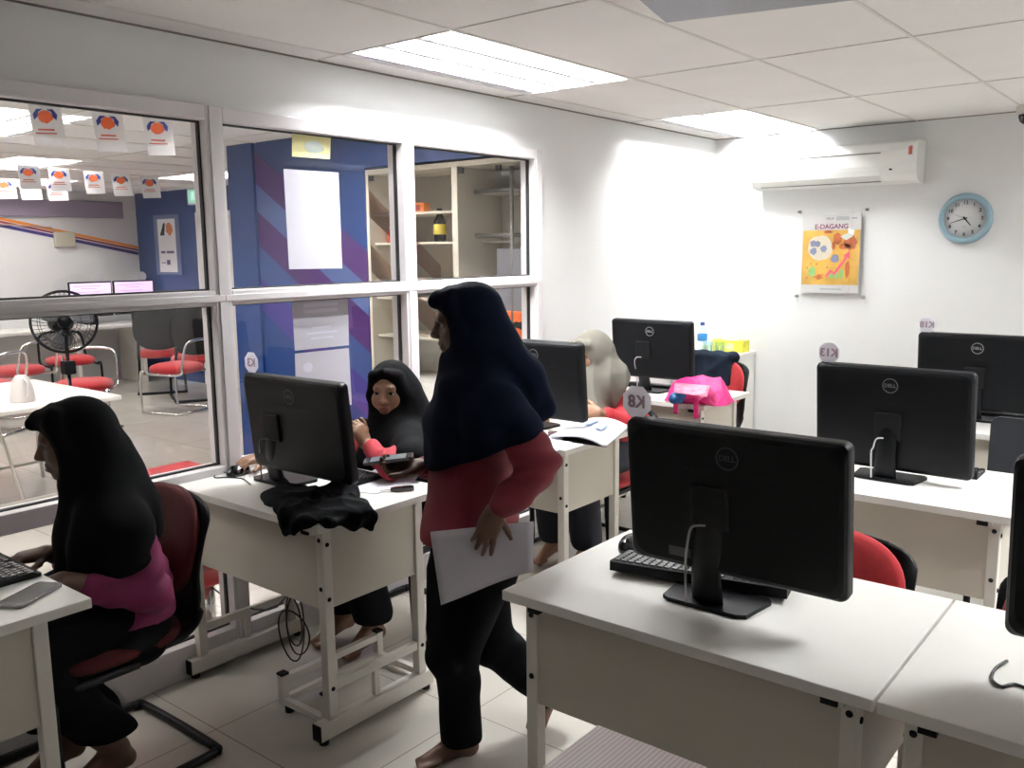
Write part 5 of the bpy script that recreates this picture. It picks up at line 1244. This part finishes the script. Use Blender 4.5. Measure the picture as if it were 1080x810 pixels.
h.cap(V(486, 385), V(478, 450), 0.060, 0.085, 0.04); h.cap(V(478, 450), V(474, 520), 0.088, 0.085, 0.03)
for w_ in (-0.085, 0.085): h.cap(V(490, 420, w_), V(486, 520, w_), 0.085, 0.105, 0.04)
for w_ in (-0.15, 0.15): h.cap(V(508, 415, w_*0.5), V(522, 440, w_), 0.08, 0.095, 0.04)
h.cap(V(522, 440, -0.15), V(548, 452, -0.185), 0.090, 0.070, 0.03); h.cap(V(522, 440, -0.15), V(512, 480, -0.16), 0.09, 0.075, 0.03)
h.cap(V(545, 415, 0.10), V(556, 440, 0.10), 0.07, 0.06, 0.04)
lp, rp_ = V(445, 500, -0.1), V(586, 441, -0.1)
dirh = nrm(rp_-lp); nh = np.cross(V.v, dirh); nh = nh if nh[2] < 0 else -nh
h.wave(lambda X, Y, Z: 0.003*np.sin(46*(X*0.745+Y*0.67)+16*Z+2*np.sin(11*Z))*np.clip((1.33-Z)/0.2, 0, 1)+0.0015*np.sin(70*Z+26*(X-Y)))
h.cut(lp, nh, 0.01)
o = h.build('hijab', m_navy, P3)
m_maroon = mat('dark_red_cloth', (0.135, 0.005, 0.014), 0.8, var=0.10, vscale=14, bump=0.2, bscale=200)
tn = F((-2.30, 1.50, 0.42), (-1.25, 2.45, 1.30), 0.005)
limb(tn, [V(507, 440), V(499, 500), V(496, 560), V(497, 600)], [0.10, 0.125, 0.14, 0.145], 0.04)
for sg in (-1, 1): limb(tn, [V(510, 445, 0.08*sg), V(500, 500, 0.055*sg), V(498, 600, 0.05*sg)], [0.085, 0.095, 0.105], 0.04)
limb(tn, [shN, V(555, 470, -0.19), elN, V(548, 517, -0.22), V(528, 533, -0.233)], [0.055, 0.056, 0.052, 0.048, 0.036], 0.02); limb(tn, [shF, elF, V(450, 492, 0.08)], [0.055, 0.050, 0.036], 0.02)
tn.wave(lambda X, Y, Z: 0.003*np.sin(50*(X*0.745+Y*0.67)+8*np.sin(6*Z))+0.004*np.sin(85*Z-40*(X-Y))*np.clip(((X+1.745)*0.745+(Y-1.93)*0.67)*12-0.4, 0, 1))
tn.cut(V(447, 568), (0, 0, -1), 0.006)
tn.build('tunic', m_maroon, P3)
m_trs = mat('black_trouser_cloth', (0.003, 0.0034, 0.0045), 0.85, bump=0.15, bscale=150, spec=0.06)
tr = F((-2.15, 1.65, 0.02), (-1.35, 2.40, 0.85), 0.005)
limb(tr, [V(500, 575), hipN, kneeN, V(484, 720, -0.03), V(487, 800, -0.02)], [0.125, 0.115, 0.080, 0.062, 0.066], 0.02)
limb(tr, [V(500, 575), hipF, kneeF, V(560, 712, 0.12), V(575, 726, 0.12)], [0.12, 0.105, 0.078, 0.062, 0.060], 0.02)
limb(tr, [V(478, 605, -0.02), V(466, 660, -0.03)], [0.085, 0.050], 0.03)
tr.wave(lambda X, Y, Z: 0.0022*np.sin(60*(X*0.745+Y*0.67)+4*np.sin(9*Z)))
tr.cut((0, 0, 0.055), (0, 0, -1), 0.004); 
tr.build('trousers', m_trs, P3)
# what the person carries
m_sh = mat('carried_paper', (0.62, 0.60, 0.66), 0.75)
SP = [V(454, 563, -0.214), V(563, 552, -0.214), V(562, 603, -0.225), V(465, 638, -0.23)]
c0 = sum(SP)/4; t = thing('paper_sheet', 'large white sheets hanging from the hand of the walking person', 'paper', tuple(c0))
SPv = [Vector(q_-c0) for q_ in SP]
q = MB(); q.grid(lambda u, v: SPv[0].lerp(SPv[1], u).lerp(SPv[3].lerp(SPv[2], u), v)+Vector(V.v)*(0.014*math.sin(PI*u)*v-0.006*math.sin(2*PI*u)*v), 14, 10, 0.0022); q.build('sheet', m_sh, t)
q = MB(); q.grid(lambda u, v: SPv[0].lerp(SPv[1], u).lerp(SPv[3].lerp(SPv[2], u), v)+Vector(V.v)*(0.006+0.014*math.sin(PI*u)*v-0.006*math.sin(2*PI*u)*v)+Vector((0, 0, 0.004)), 14, 10, 0.0015); q.build('sheet', m_sh, t)
pc = np.array(wrF)+fdF*0.095+np.array((0, 0, 0.032))
t = phone('dark phone held in the outstretched hand of the walking person', tuple(pc), 0.0, mat('phone_glare', (0.22, 0.26, 0.26), 0.2))
t.rotation_euler = basis(pc, np.cross(fdF, (0, 0, 1)), fdF).to_euler()

# ---- person typing at the bottom left
V = VPlane(-2.52, 1.13)
P1 = person('seated person in a black hijab and magenta sleeves typing at the bottom left', (-2.55, 1.17, 0))
H = Head(V(76, 463), V.left*0.985+np.array((0, 0, -0.17)), sc=0.90)
neck = V(100, 512); shN, shF = V(136, 555, -0.13), V(110, 545, 0.14)
elN, elF = V(160, 626, -0.17), V(120, 610, 0.17); wrN, wrF = V(66, 612, -0.20), V(50, 583, 0.06)
b = F((-3.0, 0.62, -0.01), (-2.10, 1.62, 1.22), 0.0045)
H.shape(b); limb(b, [H.p(0, -0.02, -0.05), neck], [0.045, 0.05]); limb(b, [neck, V(116, 560), V(132, 610), V(136, 652)], [0.05, 0.08, 0.085, 0.09], 0.04)
for sh, el, wr in ((shN, elN, wrN), (shF, elF, wrF)): limb(b, [neck, sh, el, wr], [0.05, 0.046, 0.034, 0.0235], 0.02)
kN, kF = np.array((-2.42, 0.86, 0.52)), np.array((-2.66, 0.86, 0.52)); hN, hF = np.array((-2.46, 1.24, 0.545)), np.array((-2.64, 1.24, 0.545))
aN, aF = np.array((-2.47, 1.16, 0.11)), np.array((-2.66, 1.10, 0.10))
for hp, kn, an in ((hN, kN, aN), (hF, kF, aF)): limb(b, [hp, kn, an], [0.085, 0.055, 0.034], 0.02)
foot_shape(b, aN, aN+np.array((-0.02, -0.13, -0.075))); foot_shape(b, aF, aF+np.array((0.0, -0.13, -0.075)))
hand_shape(b, wrN, np.array((-0.30, -0.90, -0.10)), (0, 0.05, 1), (-0.9, 0.2, 0), ((0.25, 0.55, 0.35), (0.3, 0.55, 0.3), (0.3, 0.5, 0.3), (0.25, 0.45, 0.3)), 0.9, 0.12, 0.3)
hand_shape(b, wrF, np.array((-0.05, -0.95, 0.05)), (0, 0.05, 1), (0.9, 0.0, 0), ((0.3, 0.55, 0.4),)*4, 0.9, 0.12, 0.3)
b.build('body', [m_skin_d, m_lipd], P1, H.paint()); H.parts(P1)
m_blk = mat('black_hijab_cloth', (0.0025, 0.0027, 0.0032), 0.85, bump=0.15, bscale=250, spec=0.06)
h = F((-3.05, 0.70, 0.60), (-2.08, 1.62, 1.24), 0.005)
H.hood(h, 0.010, 0.96)
h.cap(V(92, 460), V(112, 510), 0.085, 0.095, 0.03); h.cap(V(112, 505), V(116, 560), 0.095, 0.125, 0.04); h.cap(V(90, 510), V(88, 570), 0.062, 0.075, 0.03); h.cap(V(88, 570), V(90, 606), 0.078, 0.08, 0.03)
h.cap(V(118, 475), V(138, 535), 0.055, 0.078, 0.03); h.cap(V(138, 535), V(142, 580), 0.080, 0.085, 0.03)
for w_ in (-0.14, 0.15): h.cap(V(116, 525, w_*0.5), V(126, 560, w_), 0.07, 0.085, 0.04)
h.cap(V(126, 560, -0.14), V(134, 590, -0.15), 0.085, 0.08, 0.03); h.cap(V(106, 550, -0.10), V(92, 600, -0.12), 0.075, 0.055, 0.03)
h.wave(lambda X, Y, Z: 0.003*np.sin(48*(X*0.41+Y*0.91)+15*Z+2*np.sin(9*Z))*np.clip((1.0-Z)/0.15, 0, 1))
lp, rp_ = V(62, 606), V(116, 592); d_ = nrm(rp_-lp); nh = np.cross(V.v, d_); nh = nh if nh[2] < 0 else -nh
h.cut(lp, nh, 0.02)
lp, rp_ = V(116, 592), V(168, 566); d_ = nrm(rp_-lp); nh = np.cross(V.v, d_); nh = nh if nh[2] < 0 else -nh
h.cut(lp, nh, 0.02)
h.build('hijab', m_blk, P1)
m_mag = mat('magenta_cloth', (0.16, 0.008, 0.060), 0.75, var=0.12, vscale=14, bump=0.2, bscale=200)
tn = F((-3.0, 0.75, 0.50), (-2.08, 1.62, 1.0), 0.005)
limb(tn, [V(118, 565), V(134, 610), V(138, 650), V(138, 668)], [0.10, 0.112, 0.118, 0.120], 0.04)
limb(tn, [shN, elN, V(100, 621, -0.195)], [0.060, 0.054, 0.044], 0.02); limb(tn, [shF, elF, V(74, 590, 0.09)], [0.07, 0.06, 0.05], 0.03)
tn.wave(lambda X, Y, Z: 0.003*np.sin(60*(X*0.41+Y*0.91)+20*np.sin(5*Z))+0.002*np.sin(65*Z+35*X))

tn.cut((0, 0, 0.495), (0, 0, -1), 0.01)
tn.build('tunic', m_mag, P1)
sk = F((-3.0, 0.62, 0.06), (-2.10, 1.62, 0.80), 0.006)
limb(sk, [V(138, 664), (hN+hF)/2, (kN+kF)/2, (aN+aF)/2+np.array((0, 0, 0.10))], [0.112, 0.112, 0.09, 0.085], 0.03)
for hp, kn, an in ((hN, kN, aN), (hF, kF, aF)): limb(sk, [hp, kn, an+np.array((0, 0, 0.04))], [0.10, 0.085, 0.07], 0.03)
sk.wave(lambda X, Y, Z: 0.005*np.sin(45*X+10*Y)+0.003*np.sin(60*Z+20*Y))
sk.cut((0, 0, 0.17), (0, 0, -1), 0.004)
sk.build('skirt', m_trs, P1)

# ---- person looking up behind the computer by the glass
V = VPlane(-2.62, 2.38)
P2 = person('seated person in a black hijab with red sleeves looking up beside the monitor', (-2.64, 2.44, 0))
H = Head(V(411, 412), -V.v*0.93+V.left*0.33+np.array((0, 0, -0.02)), sc=0.90)
neck = V(418, 452, 0.02); shR, shL = np.array((-2.83, 2.42, 0.78)), np.array((-2.47, 2.40, 0.80))
elR, wrR = np.array((-2.845, 2.19, 0.785)), np.array((-2.847, 1.985, 0.790))
elL, wrL = np.array(at(411, 492, 'z', 0.795)), V(386, 468, -0.16)
b = F((-3.10, 1.88, -0.01), (-2.22, 2.80, 1.15), 0.004)
H.shape(b); limb(b, [H.p(0, -0.02, -0.05), neck], [0.043, 0.048]); limb(b, [neck, np.array((-2.65, 2.46, 0.72)), np.array((-2.63, 2.52, 0.52))], [0.05, 0.115, 0.13], 0.05)
limb(b, [neck, shR, elR, wrR], [0.05, 0.046, 0.034, 0.023], 0.02); limb(b, [neck, shL, elL, wrL], [0.05, 0.046, 0.034, 0.023], 0.02)
for x in (-2.72, -2.54): limb(b, [np.array((x, 2.50, 0.53)), np.array((x, 2.14, 0.52)), np.array((x, 2.25, 0.10))], [0.085, 0.055, 0.034], 0.02); foot_shape(b, np.array((x, 2.25, 0.10)), np.array((x, 2.12, 0.025)))
hand_shape(b, wrR, np.array((-0.02, -0.95, -0.08)), (0, 0.1, 1), (0.9, 0.2, 0), ((0.35, 0.45, 0.25), (0.35, 0.45, 0.25), (0.35, 0.5, 0.3), (0.35, 0.55, 0.3)), 0.88, 0.15, 0.3)
hand_shape(b, wrL, nrm(np.array(V(380, 448, -0.17))-wrL)+V.left*0.2, V.v*-0.6+V.left*-0.7, -V.v*0.2+np.array((0, 0, 0.6))-V.left*0.6, ((0.6, 1.2, 0.8), (0.7, 1.2, 0.8), (0.8, 1.2, 0.8), (0.9, 1.2, 0.8)), 0.86, 0.04, 0.5)
b.build('body', [m_skin_m, m_lipm], P2, H.paint()); H.parts(P2)
h = F((-3.05, 2.02, 0.62), (-2.22, 2.82, 1.17), 0.005)
H.hood(h, 0.0, 1.0)
h.cap(V(414, 440, 0.02), V(416, 470, 0.0), 0.085, 0.12, 0.05); h.cap(V(428, 415, 0.03), V(440, 450, 0.03), 0.07, 0.09, 0.05)
h.cap(V(410, 455, -0.03), V(402, 490, -0.05), 0.075, 0.11, 0.04); h.cap(V(416, 470, 0.0), V(420, 510, 0.0), 0.12, 0.16, 0.04)
for q0 in (shR, shL): h.cap(V(418, 460, 0.02), q0+np.array((0, 0, 0.0)), 0.085, 0.085, 0.05)
h.cap(V(430, 470, 0), V(438, 500, 0.0), 0.11, 0.12, 0.05)
h.cap(shL, elL+np.array((0.03, 0.08, 0.02)), 0.085, 0.062, 0.03); h.cap(V(424, 480, -0.06), V(426, 505, -0.10), 0.09, 0.09, 0.03)
h.wave(lambda X, Y, Z: 0.004*np.sin(50*X+12*Z+2*np.sin(9*Z))*np.clip((0.92-Z)/0.1, 0, 1))
h.cut((0, 0, 0.64), (0, 0, -1), 0.01)
h.build('hijab', m_blk, P2)
m_rcl = mat('red_cloth', (0.30, 0.006, 0.016), 0.75, var=0.10, vscale=14, bump=0.2, bscale=200)
tn = F((-3.10, 1.98, 0.45), (-2.22, 2.82, 0.98), 0.005)
limb(tn, [np.array((-2.65, 2.44, 0.76)), np.array((-2.64, 2.50, 0.55))], [0.13, 0.15], 0.05)
limb(tn, [shR, elR, elR*0.3+wrR*0.7], [0.068, 0.056, 0.042], 0.03); limb(tn, [shL, elL, elL*0.25+wrL*0.75], [0.055, 0.046, 0.036], 0.02)
tn.wave(lambda X, Y, Z: 0.004*np.sin(60*X+30*Y+20*Z)); tn.build('tunic', m_rcl, P2)
sk = F((-3.0, 1.98, 0.06), (-2.25, 2.80, 0.75), 0.007)
limb(sk, [np.array((-2.63, 2.52, 0.58)), np.array((-2.63, 2.48, 0.54))], [0.15, 0.16], 0.05)
for x in (-2.72, -2.54): limb(sk, [np.array((x, 2.50, 0.54)), np.array((x, 2.14, 0.53)), np.array((x, 2.25, 0.15))], [0.12, 0.09, 0.08], 0.05)
sk.cut((0, 0, 0.12), (0, 0, -1), 0.004); sk.build('skirt', m_trs, P2)

# ---- person reading behind the second computer
V = VPlane(-2.47, 3.72)
P4 = person('seated person in a grey beige hijab and red sleeves reading, half behind a monitor', (-2.50, 3.78, 0))
H = Head(V(622, 373), V.left*0.70-V.v*0.68+np.array((0, 0, -0.25)), sc=0.87)
neck = V(630, 402, 0.02); shL, shR = V(651, 424, 0.05), np.array((-2.68, 3.74, 0.82))
elL = V(660, 450, -0.10); wrL = np.array(V(632, 444, -0.24)); wrL[2] = 0.785
elR = np.array((-2.72, 3.58, 0.79)); wrR = np.array((-2.60, 3.42, 0.79))
b = F((-3.0, 3.10, -0.01), (-2.10, 4.15, 1.22), 0.0045)
H.shape(b); limb(b, [H.p(0, -0.02, -0.05), neck], [0.043, 0.048]); limb(b, [neck, np.array((-2.48, 3.80, 0.74)), np.array((-2.48, 3.86, 0.54))], [0.05, 0.115, 0.13], 0.05)
limb(b, [neck, shL, elL, wrL], [0.05, 0.046, 0.034, 0.023], 0.02); limb(b, [neck, shR, elR, wrR], [0.05, 0.046, 0.034, 0.023], 0.02)
for x in (-2.58, -2.38): limb(b, [np.array((x, 3.84, 0.54)), np.array((x, 3.46, 0.53)), np.array((x, 3.52, 0.10))], [0.085, 0.055, 0.034], 0.02); foot_shape(b, np.array((x, 3.52, 0.10)), np.array((x, 3.39, 0.025)))
hand_shape(b, wrL, V.left*0.9+np.array((0, 0, 0.12)), V.v*-0.8+np.array((0, 0, 0.4)), np.array((0, 0, 1.0)), ((0.7, 1.1, 0.8), (0.8, 1.1, 0.8), (0.9, 1.1, 0.8), (1.0, 1.1, 0.8)), 0.86, 0.04, 0.5)
hand_shape(b, wrR, np.array((0.7, -0.6, -0.05)), (0, 0, 1), (0.5, 0.7, 0), ((0.3, 0.5, 0.4),)*4, 0.86, 0.06, 0.5)
b.build('body', [m_skin_l, m_lipm], P4, H.paint()); H.parts(P4)
m_grey = mat('grey_beige_hijab_cloth', (0.175, 0.165, 0.138), 0.85, spec=0.2, bump=0.12, bscale=250)
h = F((-3.0, 3.20, 0.60), (-2.10, 4.15, 1.25), 0.005)
H.hood(h, 0.0, 1.0)
h.cap(V(632, 375, 0.02), V(640, 405, 0.02), 0.085, 0.10, 0.05); h.cap(V(640, 400, 0.02), V(645, 415, 0.03), 0.11, 0.115, 0.05)
h.cap(V(621, 402, -0.03), V(624, 445, -0.10), 0.075, 0.085, 0.05); h.cap(V(624, 445, -0.10), V(624, 470, -0.08), 0.085, 0.08, 0.04)
h.cap(V(630, 410), shR, 0.09, 0.085, 0.05); h.cap(V(640, 400), V(655, 412, 0.02), 0.09, 0.075, 0.05)
h.wave(lambda X, Y, Z: 0.010*(np.abs(np.sin(38*(X*0.83+Y*0.55)+6*Z+1.2*np.sin(9*Z)))-0.4)*np.clip((1.12-Z)/0.15, 0, 1))
lp, rp_ = V(646, 432), V(672, 408); d_ = nrm(rp_-lp); nh = np.cross(V.v, d_); nh = nh if nh[2] < 0 else -nh
ctr = V(640, 405)
h2 = h
h.cut(lp, nh*0.6+(-V.left)*0.35, 0.01); h.cut((0, 0, 0.70), (0, 0, -1), 0.01)
h.build('hijab', m_grey, P4)
tn = F((-3.0, 3.20, 0.45), (-2.10, 4.15, 1.02), 0.005)
limb(tn, [np.array((-2.48, 3.78, 0.78)), np.array((-2.48, 3.84, 0.56))], [0.13, 0.15], 0.05)
limb(tn, [shL, elL, elL*0.3+wrL*0.7], [0.075, 0.066, 0.045], 0.03); limb(tn, [shR, elR, elR*0.3+wrR*0.7], [0.07, 0.06, 0.045], 0.03)
tn.wave(lambda X, Y, Z: 0.004*np.sin(60*X+30*Y+20*Z)); tn.build('tunic', mat('bright_red_cloth', (0.36, 0.007, 0.016), 0.75, var=0.10, vscale=14, bump=0.2, bscale=200), P4)
sk = F((-2.95, 3.25, 0.06), (-2.10, 4.15, 0.75), 0.007)
limb(sk, [np.array((-2.48, 3.86, 0.58)), np.array((-2.48, 3.82, 0.55))], [0.15, 0.16], 0.05)
for x in (-2.58, -2.38): limb(sk, [np.array((x, 3.84, 0.55)), np.array((x, 3.46, 0.54)), np.array((x, 3.52, 0.15))], [0.12, 0.09, 0.08], 0.05)
sk.cut((0, 0, 0.10), (0, 0, -1), 0.004); sk.build('skirt', mat('dark_navy_cloth', (0.010, 0.012, 0.022), 0.85), P4)
# ------------------------------------------------------------------ light and view
w = bpy.data.worlds.new('world'); SC.world = w; w.use_nodes = True
w.node_tree.nodes['Background'].inputs[0].default_value = (0.05, 0.05, 0.05, 1); w.node_tree.nodes['Background'].inputs[1].default_value = 0.3
SC.view_settings.view_transform = 'Standard'; SC.view_settings.look = 'None'; SC.view_settings.exposure = 0.0; SC.view_settings.gamma = 1.0
SC.view_settings.use_curve_mapping = False
